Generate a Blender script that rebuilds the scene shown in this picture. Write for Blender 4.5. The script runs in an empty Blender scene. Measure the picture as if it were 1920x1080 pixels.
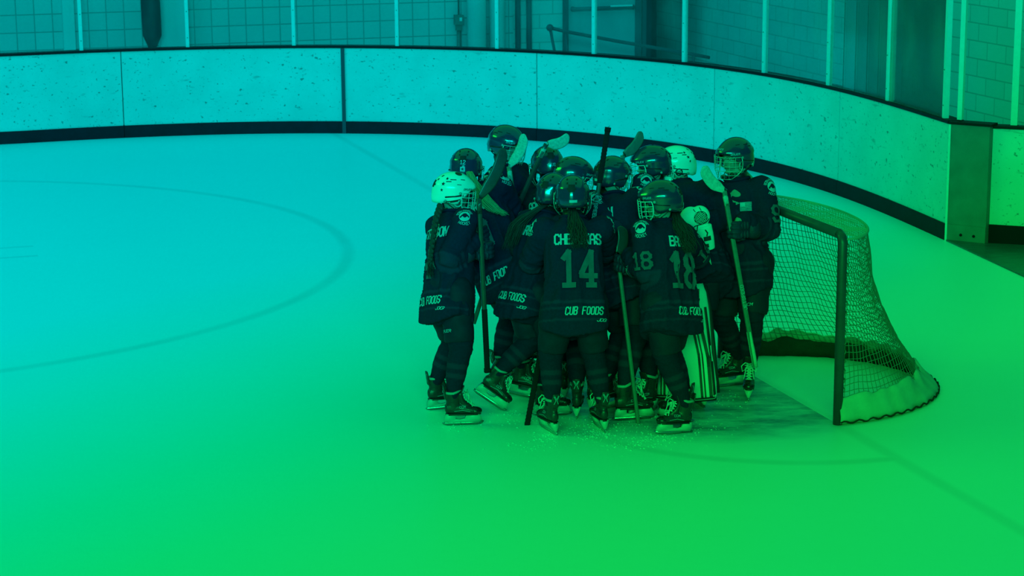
import bpy, bmesh, math, random
from mathutils import Vector, Matrix, noise
from mathutils.bvhtree import BVHTree
sc = bpy.context.scene
COL = sc.collection
V = Vector
PI = math.pi
random.seed(7)

# ------------------------------------------------------------------ camera
FPX, CAMH = 3900.0, 3.7
TILT, ROLL = math.radians(12.25), -0.0067
FW = V((0, math.cos(TILT), -math.sin(TILT)))
R0 = V((1, 0, 0)); U0 = V((0, math.sin(TILT), math.cos(TILT)))
CR = R0*math.cos(ROLL) + U0*math.sin(ROLL)
CU = U0*math.cos(ROLL) - R0*math.sin(ROLL)
cam_data = bpy.data.cameras.new('camera'); cam = bpy.data.objects.new('camera', cam_data); COL.objects.link(cam)
cam_data.sensor_width = 36; cam_data.lens = FPX/1920*36
cam_data.clip_end = 200
cam.matrix_world = Matrix(((CR.x, CU.x, -FW.x, 0), (CR.y, CU.y, -FW.y, 0), (CR.z, CU.z, -FW.z, CAMH), (0, 0, 0, 1)))
cam_data.dof.use_dof = True; cam_data.dof.focus_distance = 13.9; cam_data.dof.aperture_fstop = 7.0
sc.camera = cam
def ray(px, py): return (FW + CR*((px-960)/FPX) + CU*((540-py)/FPX))
def W(px, py, y):            # the place seen at that pixel, y metres down the rink
    r = ray(px, py); return V((0, 0, CAMH)) + r*(y/r.y)
def G(px, py, z=0.0):        # the place on the ice seen at that pixel
    r = ray(px, py); return V((0, 0, CAMH)) + r*((z-CAMH)/r.z)

# ------------------------------------------------------------------ view, world, lamps
sc.view_settings.view_transform = 'Standard'; sc.view_settings.look = 'None'
sc.view_settings.exposure = 0.0; sc.view_settings.gamma = 1.0
sc.view_settings.use_curve_mapping = False
wd = bpy.data.worlds.new('hall'); sc.world = wd; wd.use_nodes = True
wb = wd.node_tree.nodes['Background']; wb.inputs[0].default_value = (0, 0.07, 0.42, 1); wb.inputs[1].default_value = 0.17

def tinted_light(name, loc, target, sx, sy, power, spread=PI, turn=(.80, .60)):
    """area lamp with an invented colour gradient: turquoise towards the far left corner, green towards the near right"""
    L = bpy.data.lights.new(name, 'AREA'); L.shape = 'RECTANGLE'; L.size = sx; L.size_y = sy; L.energy = power; L.spread = spread
    o = bpy.data.objects.new(name, L); COL.objects.link(o); o.location = loc
    o.rotation_euler = (V(target)-V(loc)).to_track_quat('-Z', 'Y').to_euler()
    L.use_nodes = True; nt = L.node_tree; N = nt.nodes; K = nt.links
    em = [n for n in N if n.type == 'EMISSION'][0]
    geo = N.new('ShaderNodeNewGeometry')
    sp = N.new('ShaderNodeSeparateXYZ'); K.new(geo.outputs['Position'], sp.inputs[0])
    si = N.new('ShaderNodeSeparateXYZ'); K.new(geo.outputs['Incoming'], si.inputs[0])
    def M(op, a, b=None):
        m = N.new('ShaderNodeMath'); m.operation = op
        for i, v in enumerate((a, b)):
            if v is None: continue
            if isinstance(v, (int, float)): m.inputs[i].default_value = v
            else: K.new(v, m.inputs[i])
        return m.outputs[0]
    az = M('MAXIMUM', M('ABSOLUTE', si.outputs[2]), 0.03)
    t = M('DIVIDE', sp.outputs[2], az)
    gx = M('ADD', sp.outputs[0], M('MULTIPLY', si.outputs[0], M('MULTIPLY', t, SGN)))
    gy = M('ADD', sp.outputs[1], M('MULTIPLY', si.outputs[1], M('MULTIPLY', t, SGN)))
    s = M('ADD', M('MULTIPLY', gx, turn[0]), M('MULTIPLY', gy, -turn[1]))
    mr = N.new('ShaderNodeMapRange'); mr.inputs[1].default_value = -20; mr.inputs[2].default_value = -6; K.new(s, mr.inputs[0])
    cr = N.new('ShaderNodeValToRGB'); K.new(mr.outputs[0], cr.inputs[0])
    el = cr.color_ramp.elements
    for i, (p, c) in enumerate(LAMP_TINTS):
        pos = (p+20)/14
        e = el[i] if i < 2 else el.new(pos)
        e.position = pos; e.color = (*c, 1)
    K.new(cr.outputs[0], em.inputs[0]); em.inputs[1].default_value = 1.0
    return o
SGN = 1.0
LAMP_TINTS = [(-20, (0, .58, .56)), (-6, (.005, .66, .035)), (-17, (0, .59, .57)), (-14.6, (0, .60, .54)), (-12.5, (0, .62, .50)), (-10.2, (0, .64, .25)), (-8.7, (0, .655, .11)), (-7.6, (.003, .66, .060))]
tinted_light('rink_lamp', (0, 19, 11), (0, 19, 0), 26, 22, 1780)
tinted_light('front_fill', (-2.5, -11, 8.5), (0, 21, 1.0), 16, 2.5, 8300, turn=(1.05, .65))  # unseen lamp added on the camera side to brighten boards and players
tinted_light('side_fill', (-15, 15, 9), (4, 21, .6), 8, 3, 1350)  # unseen lamp added at the left to brighten the right boards

# ------------------------------------------------------------------ materials
def mat(name, col, rough=.6, spec=.4, metal=0, bump=0, bscale=40, var=0, coat=0, stretch=None):
    m = bpy.data.materials.new(name); m.use_nodes = True; nt = m.node_tree; b = nt.nodes['Principled BSDF']
    b.inputs['Base Color'].default_value = (*col, 1); b.inputs['Roughness'].default_value = rough
    b.inputs['Specular IOR Level'].default_value = spec; b.inputs['Metallic'].default_value = metal
    b.inputs['Coat Weight'].default_value = coat
    if bump or var:
        tc = nt.nodes.new('ShaderNodeTexCoord'); n = nt.nodes.new('ShaderNodeTexNoise'); n.inputs['Scale'].default_value = bscale
        n.inputs['Detail'].default_value = 4
        mp = nt.nodes.new('ShaderNodeMapping'); nt.links.new(tc.outputs['Object'], mp.inputs[0]); nt.links.new(mp.outputs[0], n.inputs['Vector'])
        if stretch: mp.inputs['Scale'].default_value = stretch
        if bump:
            bp = nt.nodes.new('ShaderNodeBump'); bp.inputs['Strength'].default_value = bump; bp.inputs['Distance'].default_value = .01
            nt.links.new(n.outputs[0], bp.inputs['Height']); nt.links.new(bp.outputs[0], b.inputs['Normal'])
        if var:
            mx = nt.nodes.new('ShaderNodeMix'); mx.data_type = 'RGBA'
            mx.inputs[6].default_value = (*[c*(1-var) for c in col], 1); mx.inputs[7].default_value = (*[min(1, c*(1+var)) for c in col], 1)
            nt.links.new(n.outputs[0], mx.inputs[0]); nt.links.new(mx.outputs[2], b.inputs['Base Color'])
    return m
def band_mat(name, dark, light, rough=.85, bump=.25):
    """knitted cloth whose woven stripes are stored on the mesh"""
    m = mat(name, dark, rough, .12, bump=bump, bscale=60, var=.35)
    nt = m.node_tree; b = nt.nodes['Principled BSDF']
    old = b.inputs['Base Color'].links[0].from_socket
    at = nt.nodes.new('ShaderNodeAttribute'); at.attribute_name = 'band'
    mx = nt.nodes.new('ShaderNodeMix'); mx.data_type = 'RGBA'
    nt.links.new(at.outputs['Fac'], mx.inputs[0]); nt.links.new(old, mx.inputs[6]); mx.inputs[7].default_value = (*light, 1)
    nt.links.new(mx.outputs[2], b.inputs['Base Color'])
    return m
MT = dict(
    jersey=band_mat('navy_jersey', (.013, .012, .050), (.024, .024, .075)),
    sock=band_mat('navy_sock', (.014, .012, .045), (.024, .024, .065)),
    pants=mat('navy_nylon', (.013, .012, .042), .7, .2, bump=.3, bscale=25, var=.3),
    helmet=mat('navy_helmet_shell', (.026, .028, .075), .25, .6, coat=.7),
    white_helmet=mat('white_helmet_shell', (.78, .78, .78), .3, .5, coat=.5),
    pad=mat('helmet_inner_pad', (.015, .012, .02), .8),
    dark=mat('black_plastic', (.012, .01, .02), .45, .4),
    rubber=mat('black_rubber', (.008, .007, .014), .8, .15),
    boot=mat('black_skate_leather', (.02, .02, .03), .38, .5, bump=.2, bscale=60),
    toe=mat('black_toe_cap', (.012, .012, .018), .25, .5),
    white=mat('white_plastic', (.45, .45, .45), .4, .4, var=.15, bscale=30),
    grey=mat('grey_holder', (.28, .30, .30), .45, .4, var=.3, bscale=25),
    lace=mat('white_lace', (.6, .6, .58), .9, .1),
    steel=mat('steel', (.55, .55, .55), .25, .5, metal=1),
    wire=mat('bright_wire', (.5, .5, .5), .3, .5, metal=.4),
    dwire=mat('dark_wire', (.1, .1, .1), .3, .5, metal=.3),
    wwire=mat('white_wire', (.7, .7, .7), .4, .4),
    skin=mat('skin', (.5, .26, .22), .5, .3, var=.08, bscale=15),
    eye=mat('eye_white', (.5, .5, .5), .2), iris=mat('iris', (.02, .03, .04), .2),
    lip=mat('lip', (.4, .14, .14), .5), brow=mat('eyebrow', (.1, .06, .03), .9),
    brown=mat('brown_hair', (.03, .022, .03), .55, .3, bump=.2, bscale=200),
    blonde=mat('blonde_hair', (.42, .32, .18), .5, .4, bump=.5, bscale=200),
    letter=mat('pale_twill', (.44, .45, .58), .8, .1),
    number=mat('muted_twill', (.12, .10, .14), .85, .1, var=.25, bscale=30),
    outline=mat('dark_twill', (.012, .010, .045), .9, .1),
    glove=mat('navy_glove', (.022, .018, .06), .6, .3, bump=.4, bscale=50, var=.3),
    palm=mat('glove_palm', (.06, .05, .05), .9, .1),
    goalie=mat('white_pad_leather', (.66, .67, .66), .5, .3, bump=.15, bscale=12, var=.1),
    goalie_dark=mat('navy_pad_leather', (.02, .02, .035), .5, .3),
    shaft=mat('charcoal_composite', (.035, .04, .05), .35, .5, var=.4, bscale=30),
    shaft_grey=mat('grey_composite', (.13, .15, .15), .4, .5, var=.3, bscale=40),
    tape=mat('pale_tape', (.5, .52, .5), .85, .1, bump=.5, bscale=90, var=.15),
    worn=mat('worn_pale_blade', (.42, .46, .45), .7, .2, bump=.5, bscale=60, var=.45),
    btape=mat('black_tape', (.012, .012, .02), .85, .1, bump=.6, bscale=120, var=.4),
    post=mat('red_goal_pipe', (.10, .045, .075), .4, .4, var=.35, bscale=12),
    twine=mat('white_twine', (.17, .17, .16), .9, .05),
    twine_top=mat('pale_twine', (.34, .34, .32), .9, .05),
    canvas=mat('white_canvas', (.42, .44, .42), .9, .1, bump=.6, bscale=8, var=.25),
    shade_lacing=mat('skirt_shade_and_lacing', (.03, .03, .03), .9, .1, bump=.8, bscale=14, var=.4),  # shade inside the skirt put into the colour; also the dark lacing
    frost=mat('ice_shavings', (.72, .74, .74), .8, .2),
    kick=mat('dark_kick_plate', (.012, .010, .02), .7, .2, bump=.4, bscale=8, var=.5),
    rail=mat('black_cap_rail', (.006, .005, .01), .6, .2),
    alu=mat('pale_aluminium', (.62, .64, .64), .45, .4, var=.1, bscale=20),
    alu_dark=mat('weathered_metal', (.16, .16, .15), .5, .4, var=.35, bscale=6),
    seal=mat('grey_seam', (.06, .06, .08), .6, .3),
)

# ------------------------------------------------------------------ object helpers
def mk(name, bm_or_me, material, parent=None, smooth=True, slots=None, M=None):
    if isinstance(bm_or_me, bmesh.types.BMesh):
        bmesh.ops.recalc_face_normals(bm_or_me, faces=bm_or_me.faces)
        me = bpy.data.meshes.new(name); bm_or_me.to_mesh(me); bm_or_me.free()
    else: me = bm_or_me
    if not me.materials: me.materials.append(MT[material] if isinstance(material, str) else material)
    for s in (slots or []): me.materials.append(MT[s])
    if smooth: me.polygons.foreach_set('use_smooth', [True]*len(me.polygons)); me.update()
    o = bpy.data.objects.new(name, me); COL.objects.link(o)
    if parent: o.parent = parent
    if M is not None: o.matrix_local = M
    return o
def tag(o, label=None, cat=None, group=None, kind=None):
    if label: o['label'] = label
    if cat: o['category'] = cat
    if group: o['group'] = group
    if kind: o['kind'] = kind
    return o
def empty(name, loc=(0, 0, 0), rz=0):
    o = bpy.data.objects.new(name, None); o.empty_display_size = .1; COL.objects.link(o)
    o.matrix_world = Matrix.Translation(loc) @ Matrix.Rotation(rz, 4, 'Z'); return o
def B(): return bmesh.new()
def frame_from(z, hint=V((0, 1, 0))):
    z = z.normalized()
    if abs(z.dot(hint)) > .95: hint = V((1, 0, 0))
    x = hint.cross(z).normalized(); y = z.cross(x)
    return x, y, z
def box(bm, c, s, M=None, mi=0):
    vs = [bm.verts.new(V((c[0]+sx*s[0]/2, c[1]+sy*s[1]/2, c[2]+sz*s[2]/2))) for sx in (-1, 1) for sy in (-1, 1) for sz in (-1, 1)]
    if M is not None:
        for v in vs: v.co = M @ v.co
    for f in ((0, 1, 3, 2), (4, 6, 7, 5), (0, 4, 5, 1), (2, 3, 7, 6), (0, 2, 6, 4), (1, 5, 7, 3)):
        bm.faces.new([vs[i] for i in f]).material_index = mi
    return vs
_ico = {}
def ell(bm, c, r, rot=None, sub=2, mi=0):
    if isinstance(r, (int, float)): r = (r, r, r)
    M = Matrix.Translation(c) @ ((rot.to_4x4() if rot else Matrix.Identity(4))) @ Matrix.Diagonal((*r, 1))
    res = bmesh.ops.create_icosphere(bm, subdivisions=sub, radius=1, matrix=M)
    for v in res['verts']:
        for f in v.link_faces: f.material_index = mi
    return res['verts']
def loft(bm, rings, n=16, mi=0, cap=True):
    """rings: (centre, vector a, vector b) ellipses or lists of points"""
    rs = []
    for r in rings:
        if isinstance(r[0], Vector) and len(r) == 3:
            c, a, b = r; pts = [c + a*math.cos(2*PI*i/n) + b*math.sin(2*PI*i/n) for i in range(n)]
        else: pts = r
        rs.append([bm.verts.new(p) for p in pts])
    n = len(rs[0])
    for A_, B_ in zip(rs, rs[1:]):
        for i in range(n):
            bm.faces.new((A_[i], A_[(i+1) % n], B_[(i+1) % n], B_[i])).material_index = mi
    if cap:
        bm.faces.new(rs[0][::-1]).material_index = mi; bm.faces.new(rs[-1]).material_index = mi
    return rs
def tube(bm, pts, rad, n=6, mi=0, flat=None, closed=False):
    pts = [V(p) for p in pts]; rings = []; hint = V((0.13, .9, .41))
    px = None; m = len(pts)
    for i, p in enumerate(pts):
        if closed: d = pts[(i+1) % m]-pts[i-1]
        else: d = pts[min(i+1, m-1)]-pts[max(i-1, 0)]
        if d.length < 1e-9: d = V((0, 0, 1))
        d.normalize()
        if px is None: x, y, _ = frame_from(d, hint)
        else:
            x = (px - d*px.dot(d)).normalized(); y = d.cross(x)
        px = x
        r = rad[i] if isinstance(rad, (list, tuple)) else rad
        rings.append((p, x*r, y*r*(flat or 1)))
    if closed:
        rs = loft(bm, rings, n, mi, cap=False)
        for i in range(n):
            bm.faces.new((rs[-1][i], rs[-1][(i+1) % n], rs[0][(i+1) % n], rs[0][i])).material_index = mi
    else: loft(bm, rings, n, mi)
def limb(bm, pts, rads, n=16):
    """tapering limb with rounded joints, later fused into one skin"""
    pts = [V(p) for p in pts]
    for i in range(len(pts)-1):
        d = pts[i+1]-pts[i]; x, y, z = frame_from(d)
        loft(bm, [(pts[i], x*rads[i], y*rads[i]), (pts[i+1], x*rads[i+1], y*rads[i+1])], n)
    for p, r in zip(pts, rads): ell(bm, p, r, sub=2)
def bake(bm, voxel, smooth=4, name='skin'):
    """fuse overlapping volumes into one continuous surface"""
    bmesh.ops.recalc_face_normals(bm, faces=bm.faces)
    me = bpy.data.meshes.new('tmp'); bm.to_mesh(me); bm.free()
    o = bpy.data.objects.new('tmp', me); COL.objects.link(o)
    r = o.modifiers.new('r', 'REMESH'); r.mode = 'VOXEL'; r.voxel_size = voxel
    if smooth:
        s = o.modifiers.new('s', 'SMOOTH'); s.factor = .5; s.iterations = smooth
    dg = bpy.context.evaluated_depsgraph_get(); dg.update()
    me2 = bpy.data.meshes.new_from_object(o.evaluated_get(dg)); me2.name = name
    bpy.data.objects.remove(o); bpy.data.meshes.remove(me)
    me2.materials.clear()
    return me2
def bvh_of(me):
    return BVHTree.FromPolygons([v.co.copy() for v in me.vertices], [tuple(p.vertices) for p in me.polygons])
def prism(bm, poly, y0, y1, axis='y', mi=0):
    """closed 2D outline given thickness along an axis"""
    def P(a, b, t): return V((a, t, b)) if axis == 'y' else (V((t, a, b)) if axis == 'x' else V((a, b, t)))
    A_ = [bm.verts.new(P(a, b, y0)) for a, b in poly]; B_ = [bm.verts.new(P(a, b, y1)) for a, b in poly]
    n = len(poly)
    for i in range(n): bm.faces.new((A_[i], A_[(i+1) % n], B_[(i+1) % n], B_[i])).material_index = mi
    bm.faces.new(A_[::-1]).material_index = mi; bm.faces.new(B_).material_index = mi

# ------------------------------------------------------------------ sewn letters and badges
GL = {
 'A': [[(0,0),(0,4.6),(1.2,6),(2.8,6),(4,4.6),(4,0)],[(0,2.6),(4,2.6)]],
 'B': [[(0,0),(0,6),(3,6),(4,5.1),(4,3.9),(3.2,3.1),(4,2.2),(4,.9),(3,0),(0,0)],[(0,3.1),(3.2,3.1)]],
 'C': [[(4,4.9),(3,6),(1,6),(0,5),(0,1),(1,0),(3,0),(4,1.1)]],
 'D': [[(0,0),(0,6),(3,6),(4,5),(4,1),(3,0),(0,0)]],
 'E': [[(4,6),(0,6),(0,0),(4,0)],[(0,3),(3,3)]],
 'F': [[(4,6),(0,6),(0,0)],[(0,3),(3,3)]],
 'G': [[(4,4.4),(4,5),(3,6),(1,6),(0,5),(0,1),(1,0),(3,0),(4,1),(4,2.7),(2.4,2.7)]],
 'H': [[(0,0),(0,6)],[(4,0),(4,6)],[(0,3),(4,3)]],
 'I': [[(2,0),(2,6)]],
 'J': [[(4,6),(4,1),(3,0),(1,0),(0,1),(0,2)]],
 'K': [[(0,0),(0,6)],[(4,6),(.4,2.8)],[(1.6,3.6),(4,0)]],
 'L': [[(0,6),(0,0),(4,0)]],
 'M': [[(0,0),(0,6),(2,2.4),(4,6),(4,0)]],
 'N': [[(0,0),(0,6),(4,0),(4,6)]],
 'O': [[(0,1),(0,5),(1,6),(3,6),(4,5),(4,1),(3,0),(1,0),(0,1)]],
 'P': [[(0,0),(0,6),(3,6),(4,5),(4,3.6),(3,2.7),(0,2.7)]],
 'R': [[(0,0),(0,6),(3,6),(4,5),(4,3.7),(3,2.8),(0,2.8)],[(2,2.8),(4,0)]],
 'S': [[(4,4.6),(4,5),(3,6),(1,6),(0,5),(0,4),(1,3.1),(3,2.9),(4,2),(4,1),(3,0),(1,0),(0,1),(0,1.4)]],
 'T': [[(0,6),(4,6)],[(2,6),(2,0)]],
 'U': [[(0,6),(0,1),(1,0),(3,0),(4,1),(4,6)]],
 'W': [[(0,6),(.8,0),(2,4),(3.2,0),(4,6)]],
 'Y': [[(0,6),(2,3),(4,6)],[(2,3),(2,0)]],
 '0': [[(0,1),(0,5),(1,6),(3,6),(4,5),(4,1),(3,0),(1,0),(0,1)]],
 '1': [[(.6,4.9),(2.1,6),(2.1,0)],[(.6,0),(3.6,0)]],
 '2': [[(0,4.6),(0,5),(1,6),(3,6),(4,5),(4,3.8),(0,1),(0,0),(4,0)]],
 '3': [[(0,5),(1,6),(3,6),(4,5),(4,4),(3,3.1),(1.5,3.1)],[(3,3.1),(4,2),(4,1),(3,0),(1,0),(0,1)]],
 '4': [[(3,0),(3,6),(0,2.2),(0,1.7),(4.3,1.7)],[(2,0),(4,0)]],
 '8': [[(1,3.1),(0,4),(0,5),(1,6),(3,6),(4,5),(4,4),(3,3.1),(4,2.1),(4,1),(3,0),(1,0),(0,1),(0,2.1),(1,3.1),(3,3.1)]],
 '9': [[(0,1.2),(1,0),(3,0),(4,1),(4,5),(3,6),(1,6),(0,5),(0,3.6),(1,2.7),(4,2.7)]],
 '5': [[(4,6),(0,6),(0,3.5),(3,3.5),(4,2.6),(4,1),(3,0),(1,0),(0,1)]],
 '*': None, ' ': [],
}
def stroke_quads(pts, w, step):
    out = []
    for a, b in zip(pts, pts[1:]):
        a = V((a[0], a[1])); b = V((b[0], b[1])); d = b-a; L = d.length
        if L < 1e-9: continue
        d /= L; nrm = V((-d.y, d.x)); a = a-d*w*.42; b = b+d*w*.42; L = (b-a).length
        k = max(1, int(math.ceil(L/step)))
        for i in range(k):
            p = a+d*(L*i/k); q = a+d*(L*(i+1)/k)
            for s in (-1, 0):
                out.append([p+nrm*w*.5*s, q+nrm*w*.5*s, q+nrm*w*.5*(s+1), p+nrm*w*.5*(s+1)])
    return out
def text_quads(t, h, cx=0, cy=0, wf=.62, gap=.30, wt=.17, slant=0, step=.014):
    u = h/6; cw = h*wf; g = h*gap; total = len(t)*cw+(len(t)-1)*g; x = -total/2; out = []
    for ch in t:
        for st in (GL.get(ch) or []):
            P = [(cx + x + px/4*cw + slant*py*u, cy + py*u - h/2) for px, py in st]
            out += stroke_quads(P, h*wt, step)
        x += cw+g
    return out
def disc_quads(r0, r1, cx=0, cy=0, n=20, rings=1, a0=0, a1=2*PI):
    out = []
    for j in range(rings):
        ra = r0+(r1-r0)*j/rings; rb = r0+(r1-r0)*(j+1)/rings
        for i in range(n):
            t0 = a0+(a1-a0)*i/n; t1 = a0+(a1-a0)*(i+1)/n
            out.append([V((cx+ra*math.cos(t0), cy+ra*math.sin(t0))), V((cx+rb*math.cos(t0), cy+rb*math.sin(t0))),
                        V((cx+rb*math.cos(t1), cy+rb*math.sin(t1))), V((cx+ra*math.cos(t1), cy+ra*math.sin(t1)))])
    return out
def rect_quads(cx, cy, w, h, nx=4, ny=3):
    return [[V((cx-w/2+w*i/nx, cy-h/2+h*j/ny)), V((cx-w/2+w*(i+1)/nx, cy-h/2+h*j/ny)), V((cx-w/2+w*(i+1)/nx, cy-h/2+h*(j+1)/ny)), V((cx-w/2+w*i/nx, cy-h/2+h*(j+1)/ny))] for i in range(nx) for j in range(ny)]
def star_quads(r, cx=0, cy=0):
    pts = [V((cx+(r if i % 2 == 0 else r*.42)*math.sin(i*PI/5), cy+(r if i % 2 == 0 else r*.42)*math.cos(i*PI/5))) for i in range(10)]
    c = V((cx, cy)); return [[c, pts[i-1], pts[i], pts[(i+1) % 10]] for i in range(0, 10, 2)]
def sew(bm, quads, O, r, n, tree, lift=.003, mi=0, radial=None, reach=.5):
    """lay flat shapes on the cloth below them, following its folds"""
    r = r.normalized(); n = n.normalized(); u = n.cross(r).normalized(); r = u.cross(n)
    cache = {}
    def hit(p):
        k = (round(p.x, 5), round(p.y, 5))
        if k in cache: return cache[k]
        q = O + r*p.x + u*p.y
        loc, nn, _, _ = tree.ray_cast(q+n*reach, -n, reach*1.6)
        if loc is None: cache[k] = None; return None
        if nn.dot(n) < 0: nn = -nn
        cache[k] = bm.verts.new(loc+(nn*.4+n*.6)*lift) if nn.dot(n) > .12 else None
        return cache[k]
    for q in quads:
        vs = [hit(p) for p in q]
        vv = []
        for v in vs:
            if v is None: vv = None; break
            if v not in vv: vv.append(v)
        if vv is None or len(vv) < 3: continue
        cc = [v.co for v in vv]
        if max((cc[i]-cc[i-1]).length for i in range(len(cc))) > .08: continue
        try: bm.faces.new(vv).material_index = mi
        except ValueError: pass

# ------------------------------------------------------------------ ice sheet
GC = V((1.80, 13.74, 0)); GB = V((.952, .305, 0)); GN = V((.305, -.952, 0))     # goal centre, towards end boards, towards near side
SPOT = GC - GB*6.1 - GN*6.7; SPOT2 = GC - GB*6.1 + GN*6.9
def ice_material():
    m = bpy.data.materials.new('ice'); m.use_nodes = True; nt = m.node_tree; N = nt.nodes; K = nt.links
    b = N['Principled BSDF']; b.inputs['Roughness'].default_value = .42; b.inputs['Specular IOR Level'].default_value = .25
    tc = N.new('ShaderNodeTexCoord'); P = tc.outputs['Object']
    def vm(op, a, c=None):
        n = N.new('ShaderNodeVectorMath'); n.operation = op
        for i, v in enumerate((a, c)):
            if v is None: continue
            if isinstance(v, (tuple, Vector)): n.inputs[i].default_value = tuple(v)
            else: K.new(v, n.inputs[i])
        return n
    def mm(op, a, c=None, clamp=False):
        n = N.new('ShaderNodeMath'); n.operation = op; n.use_clamp = clamp
        for i, v in enumerate((a, c)):
            if v is None: continue
            if isinstance(v, (int, float)): n.inputs[i].default_value = v
            else: K.new(v, n.inputs[i])
        return n.outputs[0]
    def noise_(scale, detail=4, stretch=None, rough=.6):
        n = N.new('ShaderNodeTexNoise'); n.inputs['Scale'].default_value = scale; n.inputs['Detail'].default_value = detail; n.inputs['Roughness'].default_value = rough
        if stretch:
            mp = N.new('ShaderNodeMapping'); mp.inputs['Scale'].default_value = stretch; K.new(P, mp.inputs[0]); K.new(mp.outputs[0], n.inputs['Vector'])
        else: K.new(P, n.inputs['Vector'])
        return n.outputs[0]
    wob = noise_(1.5, 3)
    def near(dist, half, soft):            # 1 on the line, 0 away from it
        d = mm('SUBTRACT', mm('ABSOLUTE', dist), half)
        return mm('SUBTRACT', 1.0, mm('DIVIDE', d, soft, True), True)
    def circ(c, r): return mm('SUBTRACT', vm('LENGTH', vm('SUBTRACT', P, tuple(c)).outputs[0]).outputs['Value'], r)
    rel = vm('SUBTRACT', P, tuple(GC)).outputs[0]
    dep = vm('DOT_PRODUCT', rel, tuple(GB)).outputs['Value']
    lat = vm('DOT_PRODUCT', rel, tuple(GN)).outputs['Value']
    infront = mm('LESS_THAN', dep, 0.0)
    lines = mm('MAXIMUM', near(circ(SPOT, 4.57), .025, .06), near(circ(SPOT2, 4.57), .02, .05))
    lines = mm('MAXIMUM', lines, mm('MULTIPLY', near(dep, .02, .05), .8))
    rc = mm('SUBTRACT', vm('LENGTH', rel).outputs['Value'], 1.72)
    lines = mm('MAXIMUM', lines, mm('MULTIPLY', near(rc, .02, .05), infront))
    relS = vm('SUBTRACT', P, tuple(SPOT)).outputs[0]
    sd = mm('ABSOLUTE', vm('DOT_PRODUCT', relS, tuple(GB)).outputs['Value']); sl = mm('ABSOLUTE', vm('DOT_PRODUCT', relS, tuple(GN)).outputs['Value'])
    tick = mm('MULTIPLY', near(mm('SUBTRACT', sl, .24), .02, .03), mm('MULTIPLY', mm('GREATER_THAN', sd, .6), mm('LESS_THAN', sd, 1.75)))
    lines = mm('MAXIMUM', lines, tick)
    patch = mm('ADD', .45, mm('MULTIPLY', wob, .9))
    fline = mm('MULTIPLY', mm('MULTIPLY', lines, patch), .17)
    # painted crease, scuffed by skates, enlarged and darkened to carry the players' contact shadows
    worn_shade = mm('ADD', mm('SUBTRACT', vm('LENGTH', vm('SUBTRACT', P, (1.33, 13.86, 0)).outputs[0]).outputs['Value'], 1.28), mm('MULTIPLY', wob, .35))
    crease = mm('MULTIPLY', mm('SUBTRACT', 1.0, mm('DIVIDE', worn_shade, .30, True), True), infront)
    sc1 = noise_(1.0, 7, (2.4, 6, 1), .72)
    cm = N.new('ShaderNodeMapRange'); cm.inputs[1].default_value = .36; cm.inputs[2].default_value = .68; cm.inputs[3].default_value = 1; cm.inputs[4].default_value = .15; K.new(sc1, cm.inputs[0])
    f_crease_shade = mm('MULTIPLY', mm('MULTIPLY', crease, cm.outputs[0]), .95)
    def mix(f, a, c):
        x = N.new('ShaderNodeMix'); x.data_type = 'RGBA'; K.new(f, x.inputs[0])
        if isinstance(a, tuple): x.inputs[6].default_value = (*a, 1)
        else: K.new(a, x.inputs[6])
        x.inputs[7].default_value = (*c, 1); return x.outputs[2]
    big = noise_(.5, 5, (1, 2.2, 1))
    c = mix(mm('MULTIPLY', big, .3), (.86, .86, .86), (.76, .78, .78))
    c = mix(fline, c, (.25, .10, .12))
    c = mix(f_crease_shade, c, (.07, .17, .28))
    scr = noise_(1.0, 3, (1.5, 60, 1), .8)
    c = mix(mm('MULTIPLY', mm('SUBTRACT', scr, .62, True), .8), c, (.45, .5, .5))
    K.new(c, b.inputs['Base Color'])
    bp = N.new('ShaderNodeBump'); bp.inputs['Strength'].default_value = .12; bp.inputs['Distance'].default_value = .01; K.new(noise_(9, 6), bp.inputs['Height']); K.new(bp.outputs[0], b.inputs['Normal'])
    return m
bm = B(); box(bm, (0, 15, -.1), (60, 60, .2)); fl = tag(mk('floor', bm, ice_material(), smooth=False), kind='structure')

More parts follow.
